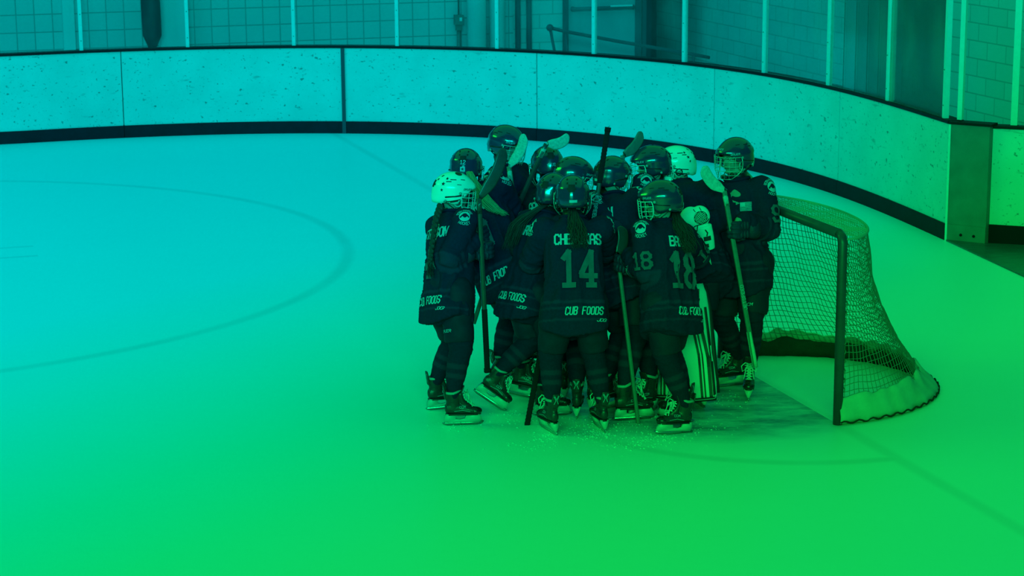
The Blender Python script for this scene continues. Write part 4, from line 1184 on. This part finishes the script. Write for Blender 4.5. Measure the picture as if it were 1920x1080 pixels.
    if helmet == 'white_helmet':
        for (s, yy, zz, q) in ((-1, -.06, .06, .014), (-1, -.085, .03, .011), (-1, -.03, .095, .011), (1, -.09, .062, .015), (1, -.10, .02, .012), (1, -.055, .10, .012)):
            bm = B(); sew(bm, star_quads(q), V((s*.03, yy*.5, zz)), V((-s*yy*8, s, 0)).normalized() if False else V((0, s, 0)), V((s, -.8, .25)), ht, .0020, reach=.3); mk('star', bm, 'dark', hm, smooth=False)
        bm = B(); sew(bm, disc_quads(0, .024, n=16, rings=3), V((.03, .02, .13)), V((1, 0, 0)), V((.35, -.1, 1)), ht, .0016, reach=.3)
        for s in (1, -1): sew(bm, rect_quads(0, 0, .11, .014, 8, 2), V((s*.05, -.02, -.03)), V((0, s, .25*s)), V((s, 0, -.1)), ht, .0016, reach=.3)
        mk('badge', bm, 'dark', hm, smooth=False)
    # ear guards, rivets, straps
    for s in (1, -1):
        bm = B(); tube(bm, [V((s*.100, .022+.028*math.cos(t), -.035+.034*math.sin(t))) for t in [2*PI*i/16 for i in range(16)]], .006, 6, closed=True); mk('ear_guard', bm, 'grey' if helmet != 'white_helmet' else 'white', hm)
        bm = B(); ell(bm, (s*.112, .030, .022), (.005, .010, .010), sub=2); ell(bm, (s*.104, -.065, -.035), (.005, .009, .009), sub=2); mk('rivet', bm, 'grey', hm)
        bm = B(); tube(bm, [(s*.100, -.06, -.045), (s*.092, .0, -.085), (s*.060, .06, -.118), (0, .085, -.128)], [.006, .006, .006, .006], 6, flat=.4); mk('chin_strap', bm, 'dark', hm)
        bm = B(); tube(bm, [(s*.108, -.07, -.01), (s*.113, .0, .0), (s*.118, .05, .012)], .005, 6, flat=.5); mk('cage_strap', bm, 'dark', hm)
    bm = B(); ell(bm, (0, .105, -.118), (.034, .022, .018), sub=3); mk('chin_cup', bm, 'white' if cage == 'wwire' else 'dark', hm)
    if cage: mk('cage', shared('cage', cage_mesh, cage), cage, hm)
    PEOPLE[key] = dict(root=root, T=T, k=k, hc=hc, HM=HMx, arms=arms, legs=legs, rt=rt, fw=fw, up=up, inv=inv, jersey=jersey, tree=tree, L=L, LD=LD)
    # ---- hair down the back
    if hairstyle:
        hb = hc+HMx@V((0, -.095, -.085)); m = hairstyle
        bm = B()
        if m['kind'] == 'braid':
            seg = [hb, T(m['x']*.7, -.17, .44), T(m['x'], -.185, .34), T(m['x']*1.1, -.19, .22), T(m['x']*1.1, -.19, m.get('end', .1))]
            if m.get('world'): seg = [L(W(*q)) for q in m['world']]
            braid(bm, seg, .024*k)
            tail = hair_strands([seg[-1]+up*.03, seg[-1]-up*.05, seg[-1]-up*.10], 14, lambda t: .010+.012*t, .004, seed)
            mk('hair_end', tail, m['mat'], root)
        else:
            end = m.get('end', .25)
            pts = m.get('pts')
            seg = [T(*q) for q in pts] if pts else [hc+HMx@V((0, -.08, -.06)), T(m['x']*.6, -.15, .46), T(m['x'], -.185, .39), T(m['x']*1.1, -.195, (.39+end)/2), T(m['x']*1.2, -.20, end)]
            bm.free(); sp = m.get('spread', .035)
            if m.get('world'): seg = [L(W(*q)) for q in m['world']]
            bm = hair_strands(seg, int(m.get('n', 46)*1.8), (lambda t: .012+sp*math.sin(min(1, t*1.1)*PI*.62)), m.get('r', .0030), seed, m.get('wav', .008))
        mk('hair', bm, m['mat'], root)
    return root
def hash_(s): return sum(ord(c)*(i+3) for i, c in enumerate(s)) % 97 * 1.37

# ------------------------------------------------------------------ hockey sticks
def stick(label, butt, heel, tip=None, shaft_m='shaft', blade_m='btape', grip=None, grip_at='butt', width=.030, curve=.03, spiral=False, writing=None, cutoff=False):
    """shaft from butt to heel, blade from heel to tip (world points)"""
    butt, heel = V(butt), V(heel); r = empty('hockey_stick', butt); tag(r, label, 'hockey stick', 'hockey sticks')
    b = V((0, 0, 0)); h = heel-butt; d = h.normalized()
    toward = (V((0, 0, CAMH))-butt).normalized()
    side = d.cross(toward).normalized()
    if tip is not None:
        t = V(tip)-butt; bd = (t-h); bdn = bd.normalized(); side = (bdn-d*bdn.dot(d)).normalized()
    thick = d.cross(side).normalized()
    bm = B(); w = width/2
    def rr(c, a, b_, e=.72): return [c+a+b_*e, c+a*e+b_, c-a*e+b_, c-a+b_*e, c-a-b_*e, c-a*e-b_, c+a*e-b_, c+a-b_*e]
    loft(bm, [rr(b+h*t_, side*w*q, thick*.011*q) for t_, q in ((0, .9), (.02, 1), (.5, 1), (.93, 1), (1, .95))], 8)
    mk('shaft', bm, shaft_m, r)
    if tip is not None:
        bm = B(); rings = []; L = bd.length; hv = (d-bdn*d.dot(bdn)).normalized()
        for i in range(15):
            t_ = i/14; c = h+bd*t_+thick*(curve*t_*t_)
            hh = (.020+.018*smooth01(t_*3))*(1 if t_ < .82 else math.sqrt(max(.03, 1-((t_-.82)/.185)**2)))
            c = c+hv*(-.022*math.sin(PI*min(1, t_*1.0)))
            rings.append(rr(c, hv*hh, thick*(.008-.004*t_)))
        # throat: shaft flows into the blade
        throat = [rr(h-d*.10, side*w, thick*.011), rr(h-d*.04, side*w*1.05, thick*.011), rr(h+bdn*.005, (hv*.55+side*.45).normalized()*.021, thick*.010)]
        loft(bm, throat+rings[1:], 8); mk('blade', bm, blade_m, r)
    if grip:
        Lg = grip; a0 = b if grip_at == 'butt' else h; dd = d if grip_at == 'butt' else -d
        bm = B(); n = 26 if spiral else 14
        for i in range(1):
            rings = []
            m = int(Lg/.008)
            for j in range(m+1):
                q = 1.12+(.12*(1 if (j % 3 == 0) else 0) if spiral else .03*(j % 2))
                rings.append(rr(a0+dd*(Lg*j/m), side*w*q, thick*.011*q*1.1))
            loft(bm, rings, 8)
        mk('grip_tape', bm, 'tape' if grip_at == 'pale' or blade_m == 'tape_end' else 'btape', r)
        bm = B(); loft(bm, [rr(a0-dd*.004, side*w*1.35, thick*.018), rr(a0+dd*.022, side*w*1.35, thick*.018)], 8); mk('knob', bm, 'btape', r)
    if writing:
        bm = B(); c = b+h*writing[1]; nrm = thick if thick.dot(toward) > 0 else -thick
        u_ = nrm.cross(d); ww = writing[2]
        for q in text_quads(writing[0], ww, 0, 0, wf=.7, gap=.3, wt=.16):
            try: bm.faces.new([bm.verts.new(c+d*p.x+u_*p.y+nrm*.0125) for p in q])
            except ValueError: pass
        mk('writing', bm, 'letter', r, smooth=False)
    return r

# ------------------------------------------------------------------ the people
def g2(px, py): p = G(px, py); return (p.x, p.y)
def ft(px, py, yaw, lift=0, pitch=0, roll=0): p = G(px, py); return (p.x, p.y, yaw, lift, pitch, roll)
UPV = V((0, 0, 1))
player('A', 'leftmost player, white helmet with stars and long braid, name PETERSON, holding a black stick', (849, 321), 13.32, g2(848, 781), 52, 80,
       {1: ft(867, 797, 84), -1: ft(833, 767, 72)}, hpitch=6, helmet='white_helmet', helmet_back='none', cage='wwire', name='PETERSON', number='4', nm_shift=-.02, cub=(.0, 1), bulk=.9,
       hands={1: (W(911, 468, 13.18), UPV, V((-.2, -.3, -1))), -1: (W(905, 440, 13.5), UPV)}, hairstyle=dict(kind='braid', world=[(826, 388, 13.17), (818, 410, 13.07), (813, 440, 13.04), (809, 470, 13.03), (806, 494, 13.03)], x=-.10, mat='brown', end=.14))
player('B', 'player with blonde ponytail and number 12 sticker on the dark helmet, second from left', (873, 277), 13.85, g2(945, 742), 24, 8,
       {1: ft(982, 752, 95, .03, -12), -1: ft(952, 728, 60)}, hpitch=12, helmet_back='star', helmet_no='12', name='PARK', number='9', cub=(.0, 1), nm_shift=.02, bulk=.96,
       hands={1: (W(985, 470, 14.1), UPV)}, hairstyle=dict(kind='loose', mat='blonde', world=[(880, 322, 13.62), (893, 350, 13.55), (908, 374, 13.48), (926, 392, 13.44), (948, 404, 13.42)], pts=[(0, 0, 0)], spread=.028, n=40, wav=.006))
player('C', 'tallest player at the back of the huddle, caged face behind a pale blade', (948, 233), 14.5, g2(978, 688), 112, 118,
       {1: ft(972, 705, 110), -1: ft(1000, 690, 95)}, hpitch=10, name=None, number=None, cub=None, bulk=.98, hands={1: (W(975, 400, 14.2), UPV), -1: (W(1030, 420, 14.6), UPV)})
player('D', 'player whose dark helmet shows a star and US sticker, under the raised pale stick blade', (1026, 272), 14.12, g2(1040, 716), 35, -12,
       {1: ft(1062, 742, 10), -1: ft(1020, 738, -10)}, hpitch=14, helmet_back='us', hkind=0, name='GREEN', number='3', cub=(0, 1), bulk=.9)
player('E', 'player in rounded glossy helmet just behind number 14, facing right', (1074, 292), 13.68, g2(1095, 752), 48, 72,
       {1: ft(1116, 762, 20), -1: ft(1083, 778, 6)}, hpitch=14, helmet_back='none', hkind=1, name=None, number=None, cub=None, bulk=.86)
player('F', 'player left of number 14 with long dark hair, stepping back on one lifted skate', (1037, 323), 13.34, g2(998, 774), 48, 28,
       {1: ft(1034, 779, 88), -1: (*g2(915, 776), 88, .085, -36)}, hpitch=10, helmet_back='none', name='CARSON', number=None, cub=(.01, 1), bulk=.92,
       hands={1: (W(1060, 520, 13.5), UPV), -1: (W(1000, 470, 13.30), UPV)}, hairstyle=dict(kind='loose', x=-.07, end=.20, mat='brown', spread=.03, n=60))
player('H', 'player with a partly hidden white name on the back, beside the upright black stick', (1147, 291), 13.62, g2(1166, 764), 30, 50,
       {1: ft(1187, 787, 78), -1: ft(1150, 764, 60)}, hpitch=8, helmet_back='plain', name='NEWMAN', number=None, cub=None, nm_shift=-.05, bulk=.92,
       hands={1: (W(1150, 470, 13.9), UPV), -1: (W(1108, 430, 13.45), UPV)}, hairstyle=None)
player('I', 'player in dark helmet with bright cage facing left, just before the goalie mask', (1223, 271), 13.95, g2(1206, 740), -70, -84,
       {1: ft(1232, 752, -120), -1: ft(1206, 776, -135)}, hpitch=6, helmet_back='plain', cage='wwire', name=None, number=None, cub=None, bulk=.95, hands={-1: (W(1160, 440, 13.75), UPV), 1: (W(1175, 400, 14.2), UPV)})
player('G', 'player number 14 seen from behind, dark ponytail partly hiding the name', (1073, 327), 12.95, g2(1077, 806), 2, 4,
       {1: ft(1124, 803, -16), -1: ft(1028, 808, -24)}, hpitch=8, helmet_back='plain', name='CHEPOKAS', number='14', nm_shift=.03, cub=(.06, 1),
       hands={1: (W(1135, 500, 13.4), V((1, 0, .3)), V((.8, -.4, -.8))), -1: (W(1030, 500, 13.3), V((1, 0, .3)), V((-.8, -.4, -.8)))}, hairstyle=dict(kind='loose', x=.035, end=.285, mat='brown', spread=.045, n=64, wav=.012))
player('K', 'player number 18 with long dark hair and white cage, holding an upright stick', (1240, 336), 12.98, g2(1248, 804), -40, -80,
       {1: ft(1268, 788, -60), -1: ft(1264, 814, -108, 0, 4)}, hpitch=6, helmet_back='plain', cage='wwire', name='BAKER', number='18', sleeve_no='18', nm_shift=.0, cub=(.03, 1),
       hands={-1: (W(1166, 492, 12.98), V((.1, 0, 1)), V((.5, -1, -.9))), 1: (W(1240, 480, 13.4), UPV)}, hairstyle=dict(kind='loose', x=.02, end=.27, mat='brown', spread=.038, n=70))
player('L', 'rightmost player, beside the goal, with flag patch and pale-bladed stick held upright', (1380, 256), 13.86, g2(1385, 734), -158, -124,
       {1: ft(1368, 724, -112), -1: ft(1404, 744, -172)}, hpitch=2, cage='wire', helmet_back='none', name=None, number=None, sleeve_no='9', cub=None, flag=True, badge_sides=(-1,),
       hands={1: (W(1345, 505, 13.95), UPV, V((-.6, .3, -1))), -1: (W(1375, 431, 13.42), V((.15, 0, -1)), V((.75, .1, -1)))}, bulk=.88,
       hairstyle=dict(kind='loose', mat='blonde', pts=[(.0, -.09, .60), (-.05, -.15, .52), (-.06, -.17, .44), (-.05, -.18, .38)], n=30, spread=.02))
player('J', 'goalie in white mask and striped white leg pads, catching glove raised behind number 18', (1268, 272), 14.02, g2(1294, 742), -150, -95,
       {1: ft(1266, 752, -165), -1: ft(1308, 757, 165)}, hpitch=4, helmet='white_helmet', helmet_back='none', cage='wwire', name=None, number=None, cub=None, bulk=1.02, shoulder=.385, goalie=True,
       hands={-1: (W(1318, 440, 13.55), UPV, V((1, -.4, -1))), 1: (W(1235, 470, 13.7), UPV)})

# goalie gear
J = PEOPLE['J']; jr = J['root']
def world_obj(name, bm, material, parent, smooth=True):
    par = parent; inv = J['inv']
    bm.transform(inv); return mk(name, bm, material, parent, smooth=smooth)
def frame(o, yaw, tilt=0.0, roll=0.0):
    n = yawdir(yaw); x = n.cross(UPV); R = Matrix((x, n, UPV)).transposed() @ Matrix.Rotation(roll, 3, 'Y') @ Matrix.Rotation(tilt, 3, 'X')
    return Matrix.Translation(o) @ R.to_4x4()          # +y is the visible face, +x its left as seen
def leg_pad(o, yaw, tilt, roll, sx):
    M = frame(o, yaw, tilt, roll)
    bm = B(); rings = []
    for z, w, d in ((0, .118, .045), (.02, .128, .055), (.10, .134, .06), (.22, .130, .06), (.30, .124, .058), (.42, .130, .055), (.58, .134, .05), (.70, .128, .045), (.76, .110, .035)):
        ring = []
        for i in range(24):
            t = 2*PI*i/24; c, s = math.cos(t), math.sin(t); q = (abs(c)**5+abs(s)**5)**(-1/5)
            ring.append(V((w*c*q, -.05+(d*s*q)+(.012 if .22 < z < .40 else 0)+.03*(max(0, .15-z)/.15), z)))
        rings.append(ring)
    loft(bm, rings, 24)
    bmesh.ops.recalc_face_normals(bm, faces=bm.faces)
    tmp = bpy.data.meshes.new('t'); bm.to_mesh(tmp); tree = bvh_of(tmp)
    bm.transform(M); pad = world_obj('leg_pad', bm, 'goalie', jr)
    bm = B()
    def line(pts, w): sew(bm, stroke_quads(pts, w, .02), V((0, 0, 0)), V((-1, 0, 0)), V((0, 1, 0)), tree, .003)
    # coordinates: +x to the right as seen from the front
    s = sx
    line([(s*.005, .76), (s*.005, .60), (s*.040, .30), (s*.035, .015)], .016)
    line([(s*.028, .74), (s*.028, .60), (s*.062, .30), (s*.058, .015)], .010)
    line([(s*.075, .72), (s*.060, .58), (s*.098, .28), (s*.094, .015)], .022)
    line([(s*.112, .60), (s*.118, .28), (s*.116, .015)], .016)
    line([(-s*.115, .34), (-s*.095, .24), (-s*.115, .02)], .012)
    line([(-s*.02, .73), (-s*.11, .70)], .018); line([(-s*.02, .69), (-s*.11, .66)], .014)
    line([(-.12, .006), (.12, .006)], .024)
    bm.transform(M); st = world_obj('stripe', bm, 'goalie_dark', pad, False)
    bm = B(); tube(bm, [(-.130, -.05, .03), (-.134, -.05, .3), (-.134, -.05, .6), (-.12, -.05, .74)], .018, 8); tube(bm, [(.130, -.05, .03), (.134, -.05, .3), (.134, -.05, .6), (.12, -.05, .74)], .018, 8)
    tube(bm, [(-.12, -.04, .0), (.12, -.04, .0)], .020, 8)
    bm.transform(M); world_obj('pad_binding', bm, 'goalie_dark', pad)
    bmesh.ops
    return pad
pw = W(1308, 750, 13.20)
leg_pad(pw, 188, math.radians(6), math.radians(7), 1)
pw2 = W(1258, 744, 13.32)
leg_pad(pw2, 200, math.radians(6), math.radians(3), -1)
# catching glove
def catcher():
    M = frame(W(1310, 434, 13.26), 184, math.radians(-8), math.radians(10))
    # x is to the left as seen, z up
    bm = B()
    ell(bm, (.035, -.02, .085), (.075, .055, .085), sub=3); ell(bm, (-.025, -.02, .095), (.065, .05, .072), sub=3); ell(bm, (.085, -.03, .075), (.035, .04, .055), sub=3)
    ell(bm, (-.035, -.02, -.03), (.058, .045, .085), sub=3); ell(bm, (.018, -.025, -.02), (.035, .04, .085), sub=3)
    loft(bm, [(V((-.03, -.02, .03)), V((.060, 0, 0)), V((0, .045, 0))), (V((-.035, -.02, -.06)), V((.058, 0, 0)), V((0, .045, 0))), (V((-.035, -.02, -.135)), V((.052, 0, 0)), V((0, .042, 0)))], 20)
    me = bake(bm, .0055, 2, 'catching_glove'); tree = bvh_of(me)
    me.transform(J['inv'] @ M); g = mk('catching_glove', me, 'goalie', jr)
    def dec(nm, quads, mt, lift=.003, O=V((0, 0, 0))):
        bm = B(); sew(bm, quads, O, V((-1, 0, 0)), V((0, 1, 0)), tree, lift); bm.transform(M); return world_obj(nm, bm, mt, g, False)
    # in decal space +x is right as seen
    dec('pocket', disc_quads(0, .044, cx=.028, cy=.098, n=22, rings=4), 'goalie_dark')
    dec('trim', stroke_quads([(-.045, .035), (-.015, .050), (.02, .052), (.055, .058), (.078, .075)], .007, .01)+stroke_quads([(.0, .05), (-.012, .0), (-.012, -.10)], .006, .01), 'goalie_dark')
    dec('badge', rect_quads(.048, -.05, .046, .030, 4, 3)+rect_quads(.036, -.098, .030, .026, 3, 3)+stroke_quads([(.045, .01), (.055, -.012), (.048, -.03)], .008, .01)+stroke_quads([(-.01, .155), (.0, .140)], .004, .01)+stroke_quads([(.03, .160), (.038, .145)], .004, .01), 'goalie_dark')
    bm = B(); rnd = random.Random(5)
    for i in range(-4, 5):
        for sgn in (1, -1):
            pts = []
            for j in range(9):
                a, b = i*.010, -.040+j*.010
                x, z = (a*.7+b*.7*sgn), (b*.7-a*.7*sgn)
                if x*x+z*z > .043**2: continue
                l, n_, _, _ = tree.ray_cast(V((-(x+.028), .4, z+.098)), V((0, -1, 0)))
                if l: pts.append(l+V((rnd.uniform(-.002, .002), .007, rnd.uniform(-.002, .002))))
            if len(pts) > 1: tube(bm, pts, .0016, 4)
    bm.transform(M); world_obj('webbing', bm, 'lace', g)
    bm = B(); tube(bm, [(-.02, .0, -.13), (-.035, .01, -.19), (-.045, .0, -.24)], [.012, .010, .003], 6, flat=.4); bm.transform(M); world_obj('loose_strap', bm, 'goalie', g)
catcher()
def blocker():
    M = frame(W(1238, 480, 13.7), 200, 0, 0); bm = B(); prism(bm, [(-.09, -.16), (.09, -.16), (.10, .14), (.06, .19), (-.06, .19), (-.10, .14)], -.02, .02, 'y'); bm.transform(M); world_obj('blocker', bm, 'goalie', jr, False)
    bm = B(); ell(bm, (0, -.06, 0), (.05, .05, .07)); bm.transform(M); world_obj('glove', bm, 'glove', jr)
blocker()
# moulded chin and back plate of the mask
bm = B(); ell(bm, J['hc']+J['HM']@V((0, .04, -.085)), (.075, .085, .055), J['HM'], sub=3)
me = bake(bm, .006, 1, 'mask_chin'); mk('mask_chin', me, 'white_helmet', jr)
bm = B(); tree = HT[0]
O = Matrix.Translation(J['hc']) @ J['HM'].to_4x4()
sew(bm, disc_quads(.018, .026, n=20), V((0, .0, -.02)), V((0, -1, 0)), V((-1, 0, 0)), tree, .003, reach=.3); sew(bm, text_quads('OS', .018, 0, 0, wf=.6), V((0, .0, -.02)), V((0, -1, 0)), V((-1, 0, 0)), tree, .003, reach=.3)
sew(bm, disc_quads(.018, .026, n=20), V((0, .0, -.02)), V((0, 1, 0)), V((1, 0, 0)), tree, .003, reach=.3); sew(bm, text_quads('OS', .018, 0, 0, wf=.6), V((0, .0, -.02)), V((0, 1, 0)), V((1, 0, 0)), tree, .003, reach=.3)
bm.transform(O); mk('mask_sticker', bm, 'dark', jr, smooth=False)

# ------------------------------------------------------------------ sticks
stick('long black stick with its dark blade raised beside the white helmet, taped grip hanging low', W(914, 697, 13.12), W(898, 372, 13.10), W(949, 280, 13.14), 'shaft', 'shaft', grip=.42, curve=.05)
stick('stick with pale worn blade held up before the tallest player\'s cage', W(990, 560, 13.95), W(954, 312, 14.16), W(988, 252, 14.12), 'shaft_grey', 'worn', grip=.15, curve=-.03)
stick('stick with pale taped blade raised over the helmet with the US sticker', W(940, 455, 13.95), W(1024, 270, 13.86), W(1068, 258, 13.86), 'shaft', 'worn', grip=.1, curve=.03)
stick('stick held butt end up with black spiral tape, rising beside number 14\'s helmet', W(1140, 240, 13.36), W(1096, 520, 13.30), None, 'shaft', grip=.36, spiral=True, writing=('JETSPEED', .52, .022))
stick('stick with dark blade raised between two dark helmets right of centre', W(1140, 460, 13.95), W(1168, 292, 13.90), W(1208, 250, 13.95), 'shaft_grey', 'shaft_grey', curve=.03)
s6 = stick('stick of the rightmost player, pale speckled blade up and pale tape at the low end', W(1416, 687, 13.42), W(1358, 358, 13.38), W(1316, 312, 13.34), 'shaft_grey', 'worn', writing=('JETSPEED', .40, .022), curve=.02)
bm = B(); a = V((0, 0, 0)); b = (W(1404, 622, 13.413)-W(1416, 687, 13.42)); tube(bm, [a-b*.02, b*.25, b*.5, b*.75, b], [.019, .018, .0185, .018, .0175], 8, flat=.75); mk('grip_tape', bm, 'tape', s6)
stick('thin stick standing on the ice under the glove of player number 18', W(1199, 813, 12.90), W(1158, 478, 12.98), W(1168, 424, 13.02), 'shaft_grey', 'shaft', curve=.02, width=.022)
stick('stick with spiral-taped grip standing on the ice by number 14\'s left skate', W(985, 815, 12.87), W(1040, 520, 13.20), None, 'shaft', grip=.62, spiral=True, width=.031)
s9 = stick('short visible stick end wrapped in pale tape left of number 18\'s thigh', W(1207, 633, 13.30), W(1150, 480, 13.5), None, 'shaft', width=.028)
bm = B(); b = (W(1188, 590, 13.36)-W(1207, 633, 13.30)); tube(bm, [-b*.05, b*.05, b*.3, b*.6, b], [.014, .019, .018, .019, .018], 8); mk('grip_tape', bm, 'tape', s9)
stick('stick end showing between the legs of the two leftmost players', W(888, 607, 13.75), W(925, 490, 13.80), None, 'shaft_grey', width=.03)
stick('pale-edged stick standing against the back of the player left of number 14', W(974, 540, 13.10), W(1003, 436, 13.06), None, 'shaft_grey', width=.026)

# ------------------------------------------------------------------ scraped snow round the skates
rnd = random.Random(11); bm = B()
spots = []
for (px, py, sx, sy, n) in ((1120, 800, 110, 26, 260), (1225, 822, 50, 10, 150), (1028, 818, 25, 8, 80), (1120, 815, 40, 8, 120), (860, 800, 40, 8, 50), (1300, 800, 70, 20, 90), (960, 780, 60, 15, 70), (1000, 835, 60, 8, 60), (1180, 835, 60, 7, 80), (1380, 750, 50, 12, 50)):
    for _ in range(int(n*1.3)): spots.append((px+rnd.gauss(0, sx*.6), py+rnd.gauss(0, sy*.6)))
for px, py in spots:
    p = G(px, py); r = rnd.choice((.001, .0015, .002, .0025, .003, .0045))
    ell(bm, V((p.x, p.y, r*.25)), (r*rnd.uniform(.8, 2.2), r*rnd.uniform(.8, 2), r*rnd.uniform(.4, .9)), Matrix.Rotation(rnd.uniform(0, 3), 3, 'Z'), sub=1)
tag(mk('ice_shavings', bm, 'frost'), 'loose white ice shavings scraped up around the players\' skates', 'ice shavings', kind='stuff')
